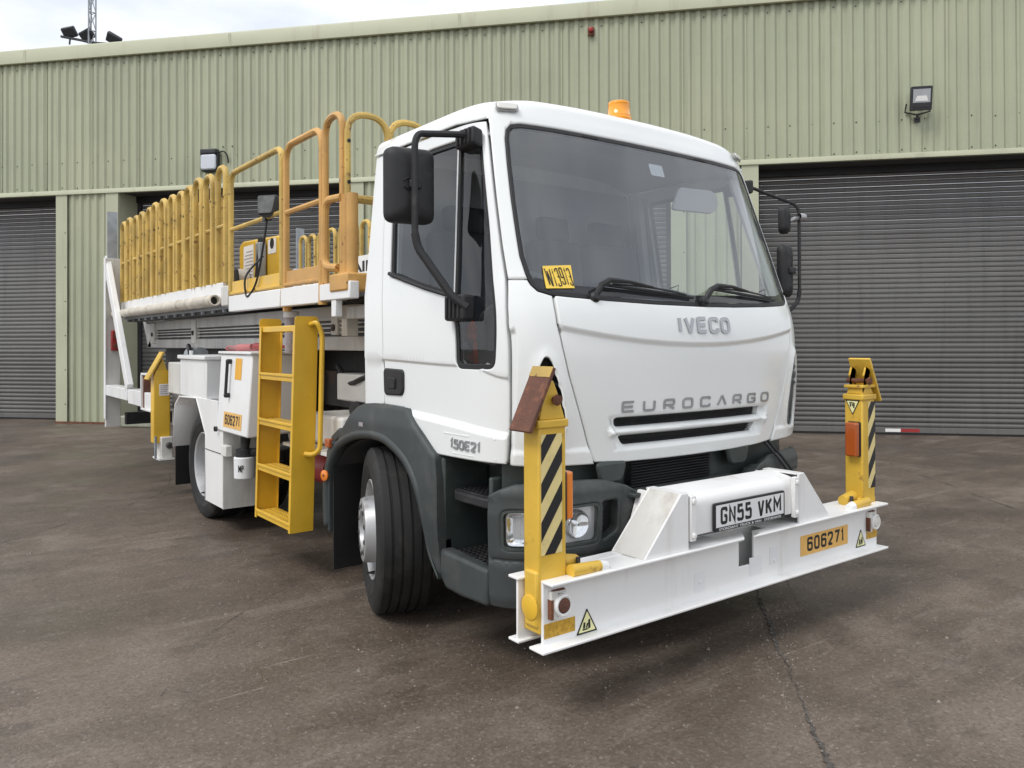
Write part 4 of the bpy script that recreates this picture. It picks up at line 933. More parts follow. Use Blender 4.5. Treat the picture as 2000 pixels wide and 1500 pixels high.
# ---- near-side and far-side step, fender, wheel arch
ARCH = [(2.14, .36), (2.15, .56), (2.12, .70), (2.04, .80), (1.951, .852), (1.812, .9), (1.662, .923), (1.52, .926), (1.401, .908), (1.24, .84), (1.14, .74), (1.09, .633), (1.05, .52), (1.02, .427), (.94, .326)]
ARCHS = catmull(ARCH, 5)
for sg in (-1, 1):
    FS = (lambda s, z: Vector((-1.118-.022*smooth((z-.3)/.3)*smooth((1.13-z)/.12), -s, z))) if sg < 0 else (lambda s, z: Vector((1.118+.022*smooth((z-.3)/.3)*smooth((1.13-z)/.12), s, z)))
    fo_ = lambda pl: [(-y, z) if sg < 0 else (y, z) for y, z in pl]
    outl = [p for p in ARCHS if p[1] > .33 or p[0] < 1.5][::-1]
    k0 = next(i for i, p in enumerate(outl) if p[0] > 1.98)
    outl = [(y, z) for y, z in outl[:k0]]
    top = [(2.03, .86), (2.0, .935), (1.93, .99), (1.86, 1.06), (1.81, 1.092), (1.74, 1.112), (1.62, 1.121), (1.40, 1.121), (1.262, 1.116), (1.20, 1.082), (1.10, 1.005), (1.0, .935), (.96, .912), (.945, .80), (.94, .5)]
    fen = panel('fender', 'plastic_grey', TR, fo_(outl+top), surf=FS, grid=.045, seg=.03, edge=.022, drop=.016, thick=.07)
    # rolled arch lip
    rows = []
    for prof in ((-.0, 1.06), (0, 1.130), (.006, 1.147), (.030, 1.152), (.046, 1.147), (.052, 1.132)):
        row = []
        for i, p in enumerate(ARCHS):
            a = ARCHS[max(0, i-1)]; b = ARCHS[min(len(ARCHS)-1, i+1)]; t = Vector((b[0]-a[0], b[1]-a[1])).normalized(); n = Vector((t.y, -t.x))
            if n.dot(Vector((p[0]-1.55, p[1]-.45))) < 0: n = -n
            tf = .25+.75*smooth((p[1]-.30)/.5) if p[0] < 1.5 else 1.
            row.append((sg*(1.118+(prof[1]-1.118)*tf if prof[1] > 1.1 else prof[1]), p[0]+n.x*prof[0]*tf, p[1]+n.y*prof[0]*tf))
        rows.append(row)
    m = MB(); m.grid(rows); m.build('arch_lip', 'plastic_grey', fen, smooth=60, solid=.004)
    m = MB(); m.grid([[(sg*x, p[0], p[1]-.0) for p in [(2.13, .3)]+ARCHS] for x in (1.09, .55)]); m.build('arch_liner', 'black', TR, solid=.006)
    m = MB(); m.box(min(sg*.55, sg*.56), max(sg*.55, sg*.56), .95, 2.15, .25, 1.0); m.build('inner_liner', 'black', TR)
    # rear mudguard strip, mudflap and side markers
    m = MB(); m.prism([(2.155, .33), (2.17, .56), (2.17, .80), (2.10, .90), (2.0, .955), (1.95, .93), (2.05, .87), (2.125, .72), (2.14, .56), (2.13, .33)], lambda u, v, w: (sg*w, u, v), .98, 1.135); m.build('mudguard_tail', 'plastic_grey', fen, bevel=.008)
    m = MB(); m.box(min(sg*.72, sg*1.12), max(sg*.72, sg*1.12), 2.10, 2.112, .11, .75); m.build('mudflap', 'flap', fen)
    m = MB(); m.box(min(sg*1.135, sg*1.17), max(sg*1.135, sg*1.17), 2.06, 2.12, .835, .885); mk = m.build('side_marker', 'amber_dark', fen, bevel=.006)
    m = MB(); m.tube([(sg*1.12, 2.05, .86), (sg*1.15, 2.06, .86)], .018, 8); m.build('marker_stalk', 'plastic_grey', mk)
    m = MB(); m.lathe([(0, .032), (.008, .032), (.012, .026), (.012, 0)], (sg*1.152, 2.15, .662), (sg, -.25, 0), 18); rfl = m.build('round_reflector', 'amber', fen)
    m = MB(); m.lathe([(.0121, .010), (.014, .0)], (sg*1.152, 2.15, .662), (sg, -.25, 0), 10); m.build('reflector_centre', 'rust', rfl)
    m = MB(); m.obox((sg*1.142, 1.70, 1.0), (.003, 0, 0), (0, .05, 0), (0, 0, .022)); m.build('rating_label', 'print_grey', fen)
    # steps below the door
    def bx(a, b): return (min(sg*a, sg*b), max(sg*a, sg*b))
    m = MB(); m.prism([(.565, .29), (.78, .282), (.90, .288), (.95, .33), (1.0, .42), (1.0, .47), (.565, .452)], lambda u, v, w: (sg*w, u, v), 1.03, 1.105); stp = m.build('step_skirt', 'plastic_grey', TR, bevel=.018, seg=3)
    m = MB(); m.box(*bx(.80, .82), .56, 1.05, .29, .92); m.build('step_back', 'plastic_green', stp)
    m = MB(); m.box(*bx(.82, 1.09), .94, .975, .40, .90); m.build('step_side', 'plastic_green', stp, bevel=.015)
    m = MB(); m.box(*bx(.82, 1.07), .575, .60, .45, .85); m.build('step_front_wall', 'plastic_green', stp, bevel=.01)
    m = MB(); m.box(*bx(.60, 1.06), .56, 1.1, .905, .93); m.build('step_roof', 'black', stp)
    for z, x1, y0, y1 in ((.455, 1.085, .60, .935), (.745, 1.06, .60, .935)):
        m = MB(); m.prism([(.82, y0), (x1-.02, y0), (x1, y0+.05), (x1, y1-.05), (x1-.03, y1), (.82, y1)], lambda u, v, w: (sg*u, v, z+w), -.045 if z > .6 else -.02, 0); tr_ = m.build('step_tread', 'black_soft', stp, bevel=.008)
        gm = MB()
        for i in range(9): gm.box(*bx(.84, x1-.03), y0+.03+i*.033, y0+.036+i*.033, z+.0005, z+.008)
        for i in range(7): gm.box(*bx(.85+i*.03, .855+i*.03), y0+.03, y1-.03, z+.0005, z+.0075)
        stuff(gm.build('tread_grip', 'black_soft', tr_))
# ---- wheels
def tyre_prof():
    p = [(-.115, .262), (-.132, .285), (-.142, .33), (-.143, .375), (-.136, .41), (-.128, .428), (-.118, .4375)]
    for g_ in (-.075, -.026, .026, .075):
        p += [(g_-.007, .4435-abs(g_)*.03), (g_-.005, .431), (g_+.005, .431), (g_+.007, .4435-abs(g_)*.03)]
    p += [(.118, .4375), (.128, .428), (.131, .421), (.136, .41), (.143, .375), (.1435, .352), (.145, .350), (.1445, .335), (.142, .33), (.135, .30), (.132, .285), (.115, .262)]
    return p
def wheel(x, y, out, steer, front):
    w = empty('front_wheel' if front else 'rear_wheel', (x, y, .438), 0, TR)
    ax = Vector((out*math.cos(steer), math.sin(steer) if out < 0 else -math.sin(steer), 0))
    c = (x, y, .438)
    m = MB(); m.lathe(tyre_prof(), c, ax, 72); m.build('tyre', 'rubber', w, smooth=28)
    if front: prof = [(-.12, .262), (.118, .264), (.128, .268), (.132, .262), (.124, .25), (.10, .24), (.04, .232), (.035, .224), (.05, .215), (.07, .196), (.10, .180), (.165, .172), (.176, .166), (.178, .158), (.178, .100), (.160, .092), (.12, .086), (.12, 0)]
    else: prof = [(-.12, .262), (.118, .264), (.128, .268), (.132, .262), (.122, .248), (.09, .238), (.02, .228), (-.06, .222), (-.075, .205), (-.09, .15), (-.09, .12), (-.05, .105), (.0, .095), (.01, .08), (.01, 0)]
    m = MB(); m.lathe(prof, c, ax, 56); rim = m.build('rim', 'silver', w, smooth=35)
    ref = Vector((0, 0, 1)); u = ref; v = ax.cross(u)
    for k in range(10):
        a = 2*math.pi*k/10; d = u*math.cos(a)+v*math.sin(a); r = .128 if front else .135; h = .178 if front else -.09
        p = Vector(c)+ax*h+d*r; m = MB(); m.lathe(([(0, .016), (.002, .016), (.002, .012), (.006, .011), (.007, 0)] if front else [(0, .017), (.004, .017), (.004, .0135), (.026, .0125), (.028, 0)]), p, ax, 6); m.build('wheel_nut', 'chassis' if front else 'silver', rim)
    for k in range(8):
        a = 2*math.pi*(k+.5)/8; d = u*math.cos(a)+v*math.sin(a)
        if front: p = Vector(c)+ax*.0855+d*.188; n = (ax*.48+d*.88).normalized()
        else: p = Vector(c)+ax*-.0815+d*.176; n = (ax*.95-d*.3).normalized()
        m = MB(); t1 = ax.cross(d); t2 = n.cross(t1); pts = [p+t1*(.030*math.cos(q*math.pi/8))+t2*(.020*math.sin(q*math.pi/8))+n*.0015 for q in range(16)]
        m.add(pts, [tuple(range(16))]); m.build('hand_hole', 'black', rim, smooth=0)
    if front:
        m = MB(); m.lathe([(.11, .08), (.135, .078), (.15, .06), (.152, 0)], c, ax, 24); m.build('hub_cap', 'silver', w)
    m = MB(); m.lathe([(0, .010), (.02, .009), (.05, .004)], Vector(c)+ax*.10+Vector((0, 0, -.236)), ax, 6); m.build('valve', 'black', w)
    return w
wheel(-1.0, 1.58, -1, R(20), True); wheel(.985, 1.58, 1, R(-18), True)
wheel(-1.03, 4.56, -1, 0, False); wheel(1.03, 4.56, 1, 0, False)
for x in (-.70, .70):
    m = MB(); m.lathe(tyre_prof(), (x, 4.56, .438), (1, 0, 0), 40); m.build('inner_rear_tyre', 'rubber', TR, smooth=28)
# ---- chassis and running gear
for x in (-.42, .42):
    m = MB(); m.prism([(-.04, -.12), (.04, -.12), (.04, -.105), (-.025, -.105), (-.025, .105), (.04, .105), (.04, .12), (-.04, .12)], lambda u, v, w: (x+(u if x < 0 else -u), w, .86+v), .65, 8.1); m.build('chassis_rail', 'chassis', TR)
m = MB(); m.cyl((-.85, 4.56, .438), (.85, 4.56, .438), .07, n=14); m.lathe([(-.18, .05), (-.12, .16), (0, .20), (.12, .16), (.18, .05)], (0, 4.56, .438), (1, 0, 0), 18); m.build('rear_axle', 'chassis', TR)
m = MB(); m.box(-.75, .75, 1.53, 1.63, .36, .46); m.build('front_axle', 'chassis', TR, bevel=.02)
m = MB(); m.box(-.50, .50, .62, 2.3, .36, 1.0); m.build('engine_block', 'black', TR, bevel=.05)
m = MB(); m.cyl((-.65, 2.55, .62), (-.65, 3.25, .62), .2, n=24); ar = m.build('air_tank', 'chassis', TR)
m = MB(); m.cyl((-.85, 2.62, .60), (-.85, 2.98, .60), .11, n=20); m.build('red_filter_bowl', 'red', TR)
m = MB(); m.box(-.95, -.5, 2.25, 2.5, .35, .75); m.build('battery_box', 'black_soft', TR, bevel=.02)
m = MB(); m.box(.5, 1.1, 2.3, 3.9, .35, .9); m.build('fuel_tank', 'silver', TR, bevel=.06, seg=3)
m = MB(); m.tube(catmull([(-.80, 2.45, 1.02), (-.86, 2.30, .98), (-.90, 2.12, .86), (-.92, 2.0, .78)], 8), .05, 10); m.build('intake_hose', 'black_soft', TR)
m = MB(); m.tube(catmull([(-.72, 2.9, 1.28), (-.78, 2.6, 1.18), (-.80, 2.35, 1.22), (-.70, 2.1, 1.3)], 8), .018, 8); m.build('hydraulic_hose', 'black', TR)
m = MB(); m.box(-.80, .80, 1.86, 2.75, 1.06, 1.24); m.build('subframe_box', 'beam_grey', TR, bevel=.01)
m = MB(); m.box(-1.02, -.35, 2.2, 2.75, .80, .99); m.build('battery_cover', 'dirty_white', TR, bevel=.02)
m = MB(); m.box(-1.12, -.4, 2.2, 2.9, .765, .785); m.build('side_bearer', 'dirty_white', TR)
m = MB(); m.box(-.62, .62, 1.85, 8.0, 1.245, 1.385); m.build('lift_cradle', 'black_soft', TR)
m = MB(); m.box(-.62, .62, 2.75, 8.0, .985, 1.24); m.build('subframe', 'chassis', TR)
# ---- scissor beam seen along the side
for sg in (-1, 1):
    sb = MB(); x0 = .72; x1 = .80
    b = (min(sg*x0, sg*x1), max(sg*x0, sg*x1)); b2 = (min(sg*x0, sg*(x1-.03)), max(sg*x0, sg*(x1-.03)))
    sb.prism([(2.0, 1.60), (7.95, 1.60), (7.95, 1.70), (2.0, 1.70)], lambda u, v, w: (w, u, v), *b)
    sb.prism([(2.0, 1.395), (8.15, 1.395), (8.0, 1.49), (2.0, 1.49)], lambda u, v, w: (w, u, v), *b)
    sbo = sb.build('scissor_beam', 'beam_grey', TR, bevel=.006)
    m = MB(); m.box(*b2, 2.0, 7.9, 1.49, 1.60); m.build('beam_recess', 'black', sbo)
    for z in (1.512, 1.545, 1.573):
        m = MB(); m.box(min(sg*.76, sg*.792), max(sg*.76, sg*.792), 2.1, 7.8, z, z+.010); m.build('hydraulic_pipe', 'dirty_white', sbo)
    for y, w in ((7.72, .22), (6.05, .16), (2.72, .10)):
        m = MB(); m.box(min(sg*.74, sg*.812), max(sg*.74, sg*.812), y, y+w, 1.44 if y > 3 else 1.50, 1.69); m.build('beam_bracket', 'dirty_white', sbo, bevel=.008)
        m = MB(); m.lathe([(0, .024), (.012, .024), (.016, .014), (.018, 0)], (sg*.812, y+w/2, 1.55), (sg, 0, 0), 12); m.build('pivot_pin', 'chassis', sbo)
    m = MB(); m.box(min(sg*.72, sg*.95), max(sg*.72, sg*.95), 1.9, 2.28, 1.595, 1.675); m.build('cross_bearer', 'beam_grey', sbo, bevel=.006)
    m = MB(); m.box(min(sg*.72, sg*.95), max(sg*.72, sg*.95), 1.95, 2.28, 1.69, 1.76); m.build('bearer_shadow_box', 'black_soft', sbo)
    m = MB(); m.box(min(sg*.84, sg*.92), max(sg*.84, sg*.92), 2.34, 2.42, 1.49, 1.60); m.build('bearer_foot', 'pipe_cream', sbo, bevel=.004)
m = MB(); m.prism([(7.95, 1.68), (8.15, 1.68), (8.35, 1.72), (8.1, 1.40), (7.95, 1.40)], lambda u, v, w: (w, u, v), -.80, -.79); m.build('beam_end_plate', 'beam_grey', TR)
# ---- platform
PX = 1.10
m = MB(); m.box(-PX+.03, PX-.03, 2.0, 8.0, 1.725, 1.80); plat = m.build('platform_deck', 'galv', TR)
def phoop(y0, y1, x, z0, z1, mt, r=.021, rad=None, name='guard_hoop'):
    pts = fillet([(x, y0, z0), (x, y0, z1), (x, y1, z1), (x, y1, z0)], rad if rad else abs(y1-y0)/2*.98, 8)
    m = MB(); m.tube(pts, r, 8); return m.build(name, mt, plat, smooth=45)
for sg in (-1, 1):
    x = sg*PX
    for i in range(13):
        yc = 4.28+i*.302; w = .205+random.uniform(-.012, .012); lean = random.uniform(-.01, .01)
        h = phoop(yc-w/2, yc+w/2, x+random.uniform(-.008, .008), 1.93, 2.855+random.uniform(-.012, .012), 'yellow_worn', .026)
        for dy, z in ((-w/2, 2.62), (w/2, 2.60)):
            m = MB(); m.lathe([(0, .011), (.003, .011), (.004, 0)], (x+sg*.026, yc+dy, z), (sg, 0, 0), 8); m.build('bolt_hole', 'black', h)
        m = MB(); m.tube([(x, yc-w/2, 2.39), (x, yc+w/2, 2.39)], .017, 8); m.build('hoop_rung', 'yellow_worn', h)
        if sg < 0:      # second folded row just inboard
            h2 = phoop(yc-w/2+.10, yc+w/2+.06, x+.075, 1.90, 2.70+random.uniform(-.02, .02), 'yellow_worn', .024)
    for i in range(9):
        y0 = 4.20+i*.425; m = MB(); m.box(min(x-.012, x+.012), max(x-.012, x+.012), y0, y0+.418, 1.765, 1.935); m.build('toe_board', 'steel_white', plat, bevel=.004)
m = MB(); m.tube([(-PX-.06, 4.24, 1.79), (-PX-.06, 8.25, 1.79)], .046, 20, caps=False); pp = m.build('edge_pipe', 'pipe_cream', plat, solid=.012)
m = MB(); m.cyl((-PX-.06, 4.30, 1.79), (-PX-.06, 4.31, 1.79), .04); m.build('pipe_bore', 'black', pp)
for i in range(14):
    y = 4.5+i*.27; m = MB(); m.lathe([(-.008, .0465), (-.006, .0490), (.006, .0490), (.008, .0465)], (-PX-.06, y+random.uniform(-.05, .05), 1.79), (0, 1, 0), 20); m.build('pipe_band', 'pipe_cream', pp)
for i in range(13):
    y = 4.35+i*.3; m = MB(); m.tube([(-PX+.05, y, 1.735), (-PX+.05, y, 1.70)], .02, 6); m.build('hoop_stub', 'galv', plat)
m = MB(); m.box(-PX-.03, -PX+.03, 4.03, 4.19, 1.74, 1.90); m.build('pipe_clamp', 'dirty_white', plat, bevel=.01)
m = MB(); m.box(-PX+.06, -PX+.2, 4.3, 8.0, 1.70, 1.745); m.build('deck_rail_dark', 'black', plat)
# front bay rails
YO = 'yellow_orange'
for sg in (-1, 1):
    x = sg*PX
    f1_ = phoop(4.03, 2.955, x, 1.82, 2.775, 'yellow_worn', .022, .10, 'guard_frame')
    m = MB(); m.tube([(x, 4.03, 2.335), (x, 2.955, 2.335)], .018, 8, square=False); m.build('mid_rail', 'yellow_worn', f1_)
    f2_ = phoop(2.885, 2.30, x, 1.76, 2.765, YO, .023, .12, 'guard_frame')
    m = MB(); m.tube([(x, 2.885, 2.32), (x, 2.30, 2.32)], .019, 8); m.build('mid_rail', YO, f2_)
    phoop(2.255, 2.01, x, 1.75, 2.80, YO, .022)
    for y0, y1, mt in ((2.31, 2.89, YO), (2.95, 3.98, 'yellow')):
        m = MB(); m.box(min(x-.008, x+.008), max(x-.008, x+.008), y0, y1, 1.822, 1.925); tb = m.build('toe_board', mt, plat, bevel=.003)
        m = MB(); m.tube([(x-sg*-.012, y0, 1.835), (x-sg*-.012, y1, 1.835)], .012, 6); m.build('toe_board_lip', mt, tb)
        m = MB(); m.box(min(x-.03, x+.03), max(x-.03, x+.03), y0-.02, y1+.02, 1.69, 1.812); m.build('side_board', 'steel_white', plat, bevel=.006)
    m = MB(); m.box(min(x-.03, x+.03), max(x-.03, x+.03), 1.86, 2.28, 1.70, 1.80); m.build('side_board', 'steel_white', plat, bevel=.006)
    m = MB(); m.tube([(x-sg*.02, 2.92, 1.95), (x-sg*.02, 2.92, 1.66)], .03, 10); m.build('rail_socket', YO if sg < 0 else 'yellow', plat)
    m = MB(); m.tube([(x+sg*.005, 2.285, 1.95), (x+sg*.005, 2.285, 1.68)], .027, 10); m.build('rail_socket', YO, plat)
for y in (1.99, 2.055):
    m = MB(); m.tube([(-PX+.02, y-.06, 1.76), (-PX+.02, y-.06, 2.31)], .034, 12); m.build('gate_post', YO, plat)
m = MB(); m.box(-PX-.04, -PX+.12, 1.88, 2.12, 1.745, 1.85); m.build('gate_base', YO, plat, bevel=.012)
m = MB(); m.tube(fillet([(-PX-.01, 2.0, 2.295), (-PX-.03, 2.19, 2.30), (-PX-.03, 2.20, 1.90), (-PX-.02, 2.03, 1.885)], .07), .024, 10); m.build('gate_handle', YO, plat)
m = MB(); m.box(-PX-.025, -PX+.02, 2.06, 2.12, 1.60, 1.70); m.build('bracket_foot', 'steel_white', plat, bevel=.005)
for i in range(8):
    x0 = -1.085+i*.275; x1 = x0+.262; yy = 1.98
    m = MB(); m.tube(fillet([(x0, yy, 2.28), (x0, yy, 2.79), (x1, yy, 2.79), (x1, yy, 2.28)], .128, 8), .02, 8); eh = m.build('end_hoop', 'yellow_worn', plat)
    for z in (2.62, 2.38):
        m = MB(); m.lathe([(0, .012), (.003, .012), (.004, 0)], (x0, yy-.02, z), (0, -1, 0), 8); m.build('bolt_hole', 'black', eh)
m = MB(); m.tube([(-1.08, 1.98, 2.29), (1.08, 1.98, 2.29)], .026, 8); m.build('end_rail', 'yellow_worn', plat)
# control box with labels, warning board, work lamp, loose cable
cbx = MB(); cbx.prism(roundpoly([(4.55, 1.805), (5.60, 1.805), (5.60, 2.40), (5.5, 2.44), (4.55, 2.40)], .03), lambda u, v, w: (w, u, v), -.52, -.42); cb = cbx.build('control_cabinet', 'yellow', plat, bevel=.02)
def sidecard(y0, y1, z0, z1, mt, x=-.5215, name='label_card', par=None):
    m = MB(); m.box(x-.0015, x, y0, y1, z0, z1); return m.build(name, mt, par or cb, smooth=0)
sidecard(5.18, 5.46, 2.03, 2.38, 'paper'); sidecard(4.95, 5.12, 2.27, 2.39, 'paper'); sidecard(4.60, 4.80, 2.25, 2.38, 'paper')
for k in range(9): sidecard(5.20, 5.44-.03*(k % 3), 2.06+k*.032, 2.068+k*.032, 'print_grey', -.5235, 'print_line')
m = MB(); m.cur = 0; m.lathe([(0, .05), (.001, .05), (.001, 0)], (-.5235, 5.035, 2.35), (-1, 0, 0), 16); m.build('warning_oval', 'black', cb)
m = MB(); m.lathe([(0, .05), (.001, .05), (.001, 0)], (-.5235, 4.70, 2.34), (-1, 0, 0), 16); m.build('warning_oval', 'black', cb)
m = MB(); m.prism(roundpoly([(5.2, 1.81), (5.46, 1.81), (5.42, 2.12), (5.32, 2.16), (5.22, 2.08)], .03), lambda u, v, w: (w, u, v), -.66, -.53); m.build('pedal_guard', 'pipe_cream', cb, bevel=.02)
m = MB(); m.prism(roundpoly([(5.12, 1.9), (5.26, 1.9), (5.3, 2.12), (5.2, 2.15)], .03), lambda u, v, w: (w, u, v), -.69, -.655); m.build('pedal', 'black', cb, bevel=.015)
m = MB(); m.box(-.60, -.53, 4.82, 4.92, 1.88, 2.36); m.build('gas_strut', 'galv', cb, bevel=.01)
m = MB(); m.tube(catmull([(-.56, 4.87, 2.40), (-.58, 4.86, 2.2), (-.60, 4.87, 1.95)], 5), .03, 8); m.build('corrugated_hose', 'black', cb)
m = MB(); m.box(.92, .94, 5.4, 6.3, 1.95, 2.42); sg_b = m.build('warning_board', 'paper', plat, bevel=.003)
text('lettering', 'PAIN', 'black', sg_b, lambda u, v, w: Vector((.9195-w, 5.85-u, 2.30+v)), .75, .12, .03, .001, .0)
for z in (2.12, 2.04): text('lettering', 'CAUTION', 'print_grey', sg_b, lambda u, v, w: Vector((.9195-w, 5.85-u, z+v)), .7, .05, .01, .001, .0) if z == 99 else None
m = MB(); m.prism(roundpoly([(-.06, -.075), (.06, -.075), (.078, .07), (-.078, .07)], .02), plane_fn((-1.12, 3.15, 2.40), (.62, -.78, 0), (.15, .12, .98)), -.03, .04); wl_ = m.build('work_lamp', 'lamp_dark', plat, bevel=.01)
m = MB(); m.prism(roundpoly([(-.052, -.065), (.052, -.065), (.068, .058), (-.068, .058)], .015), plane_fn((-1.12, 3.15, 2.40), (.62, -.78, 0), (.15, .12, .98)), .0405, .046); m.build('lens', 'lens_dark', wl_)
m = MB(); m.tube([(-1.11, 3.26, 2.39), (-1.10, 3.25, 2.33)], .012, 6); m.box(-1.125, -1.075, 3.22, 3.27, 2.31, 2.36); m.build('lamp_clamp', 'lamp_dark', wl_)
m = MB(); m.tube(catmull([(-1.10, 3.24, 2.33), (-1.115, 3.27, 2.15), (-1.125, 3.38, 1.90), (-1.13, 3.52, 1.80), (-1.13, 3.60, 1.81), (-1.12, 3.62, 1.95), (-1.0, 3.60, 2.1)], 8), .008, 6); m.build('lamp_cable', 'black', wl_)
# ---- front stabiliser beam: two back-to-back channels
ZB, ZT, FT = .287, .542, .012
WY = .055
fbm = MB()
NX0, NX1 = -.018, .098                # notch in the web and top flange
def webplate(m, y0, y1, x0, x1): m.prism([(x0, ZB+FT), (x1, ZB+FT), (x1, ZT-FT), (x0, ZT-FT)], lambda u, v, w: (u, w, v), y0, y1)
# web as a notched outline
fbm.prism([(-1.205, ZB+FT*.5), (1.225, ZB+FT*.5), (1.225, ZT-FT*.5), (NX1, ZT-FT*.5), (NX1, .402), (NX1-.012, .39), (NX0+.002, .39), (NX0+.002, ZT-FT*.5), (-1.205, ZT-FT*.5)], lambda u, v, w: (u, w, v), WY, WY+.014)
fb = fbm.build('front_beam', 'steel_white', TR, bevel=.004)
m = MB(); m.box(-1.25, 1.25, 0, .085, ZB, ZB+FT); m.build('bottom_flange', 'steel_white', fb, bevel=.004)
m = MB(); m.prism([(-1.205, .0), (NX0-.03, .0), (NX0+.05, .07), (-1.205, .07)], lambda u, v, w: (u, v, w), ZT-FT, ZT); m.build('top_flange', 'steel_white', fb, bevel=.004)
m = MB(); m.prism([(NX1-.08, .0), (1.25, .0), (1.25, .07), (NX1, .07), (NX1, .02)], lambda u, v, w: (u, v, w), ZT-FT, ZT); m.build('top_flange', 'steel_white', fb, bevel=.004)
m = MB(); m.box(-1.24, 1.24, .165, .177, ZB, ZT-.001); m.build('rear_web', 'steel_white', fb, bevel=.003)
for z in (ZB, ZT-FT):
    m = MB(); m.box(-1.25, 1.25, .150, .215, z, z+FT); m.build('rear_flange', 'steel_white', fb, bevel=.004)
m = MB(); m.box(-1.05, 1.05, .086, .149, ZB+.001, ZB+.010); m.build('bottom_plate', 'dirty_white', fb)
m = MB(); m.box(-1.02, -.16, .071, .149, ZT-.011, ZT-.002); m.build('top_plate', 'steel_white', fb)
m = MB(); m.box(.22, 1.02, .071, .149, ZT-.011, ZT-.002); m.build('top_plate', 'steel_white', fb)
for x0, w in ((-.30, .05), (.26, .03)):
    m = MB(); m.lathe([(0, .008), (.006, .008), (.008, 0)], (x0, WY, .375), (0, -1, 0), 6); m.build('web_bolt', 'steel_white', fb)
for x0, w, z in ((-.335, .07, .33), (.06, .10, .335), (.22, .07, .36)):
    m = MB(); m.box(x0, x0+w, WY-.0012, WY-.0004, z, z+.085); m.build('old_sticker', 'plate_white', fb)
# gusset brackets and number plate bar
for sg in (-1, 1):
    prof = [(.69, ZT), (.415, ZT), (.415, .786), (.46, .790)]
    m = MB(); m.prism([(sg*u, v) for u, v in prof], lambda u, v, w: (u, w, v), .018, .030); gs = m.build('gusset', 'steel_white', fb, bevel=.002)
    m = MB(); m.prism([(sg*.69, ZT), (sg*.46, .788), (sg*.449, .788), (sg*.678, ZT)], lambda u, v, w: (u, w, v), .031, .215); m.build('gusset_slope', 'dirty_white' if sg < 0 else 'steel_white', gs, bevel=.002)
    m = MB(); m.prism([(sg*.46, .79), (sg*.41, .79), (sg*.41, .782), (sg*.46, .782)], lambda u, v, w: (u, w, v), .031, .225); m.build('gusset_top', 'steel_white', gs)
    m = MB(); m.prism([(sg*u, v) for u, v in prof], lambda u, v, w: (u, w, v), .205, .215); m.build('gusset_rear', 'steel_white', gs, bevel=.002)
    m = MB(); m.prism([(sg*.53, .56), (sg*.43, .56), (sg*.43, .77), (sg*.45, .77)], lambda u, v, w: (u, w, v), .216, .29); m.build('bumper_arm', 'steel_white', gs, bevel=.004)
    m = MB(); m.box(min(sg*.37, sg*.405), max(sg*.37, sg*.405), .012, .035, .575, .775); m.build('bar_end_strap', 'steel_white', gs, bevel=.004)
    for z in (.60, .75):
        m = MB(); m.lathe([(0, .012), (.008, .012), (.01, .0)], (sg*.388, .0115, z), (0, -1, 0), 6); m.build('strap_bolt', 'steel_white', gs)
m = MB(); m.prism(roundpoly([(.034, .59), (.034, .765), (.2, .795), (.2, .59)], [.01, .045, .02, .01]), lambda u, v, w: (w, u, v), -.41, .41); pb = m.build('plate_bar', 'steel_white', fb, smooth=50)
PC = (.027, .030, .656)
m = MB(); m.prism(roundpoly([(-.268, -.066), (.268, -.066), (.268, .064), (-.268, .064)], .012), plane_fn(PC, (1, 0, 0), (0, 0, 1)), 0, .012); npl = m.build('number_plate', 'black', fb, bevel=.003)
m = MB(); m.prism([(-.256, -.046), (.256, -.046), (.256, .054), (-.256, .054)], plane_fn(PC, (1, 0, 0), (0, 0, 1)), .0122, .0132); m.build('plate_face', 'plate_white', npl)
strokes('plate_lettering', 'GN55', 'black', npl, plane_fn((PC[0]-.112, PC[1]-.0134, PC[2]+.004), (1, 0, 0), (0, 0, 1)), .228, .079, .0145, .0006, .0, .22)
strokes('plate_lettering', 'VKM', 'black', npl, plane_fn((PC[0]+.142, PC[1]-.0134, PC[2]+.004), (1, 0, 0), (0, 0, 1)), .186, .079, .0145, .0006, .0, .22)
text('dealer_strip', 'STORDIANT TRUCK & VAN   STEVENAGE', 'plate_white', npl, plane_fn((PC[0], PC[1]-.0122, PC[2]-.0565), (1, 0, 0), (0, 0, 1)), .47, .011, .01, .0005, .0)
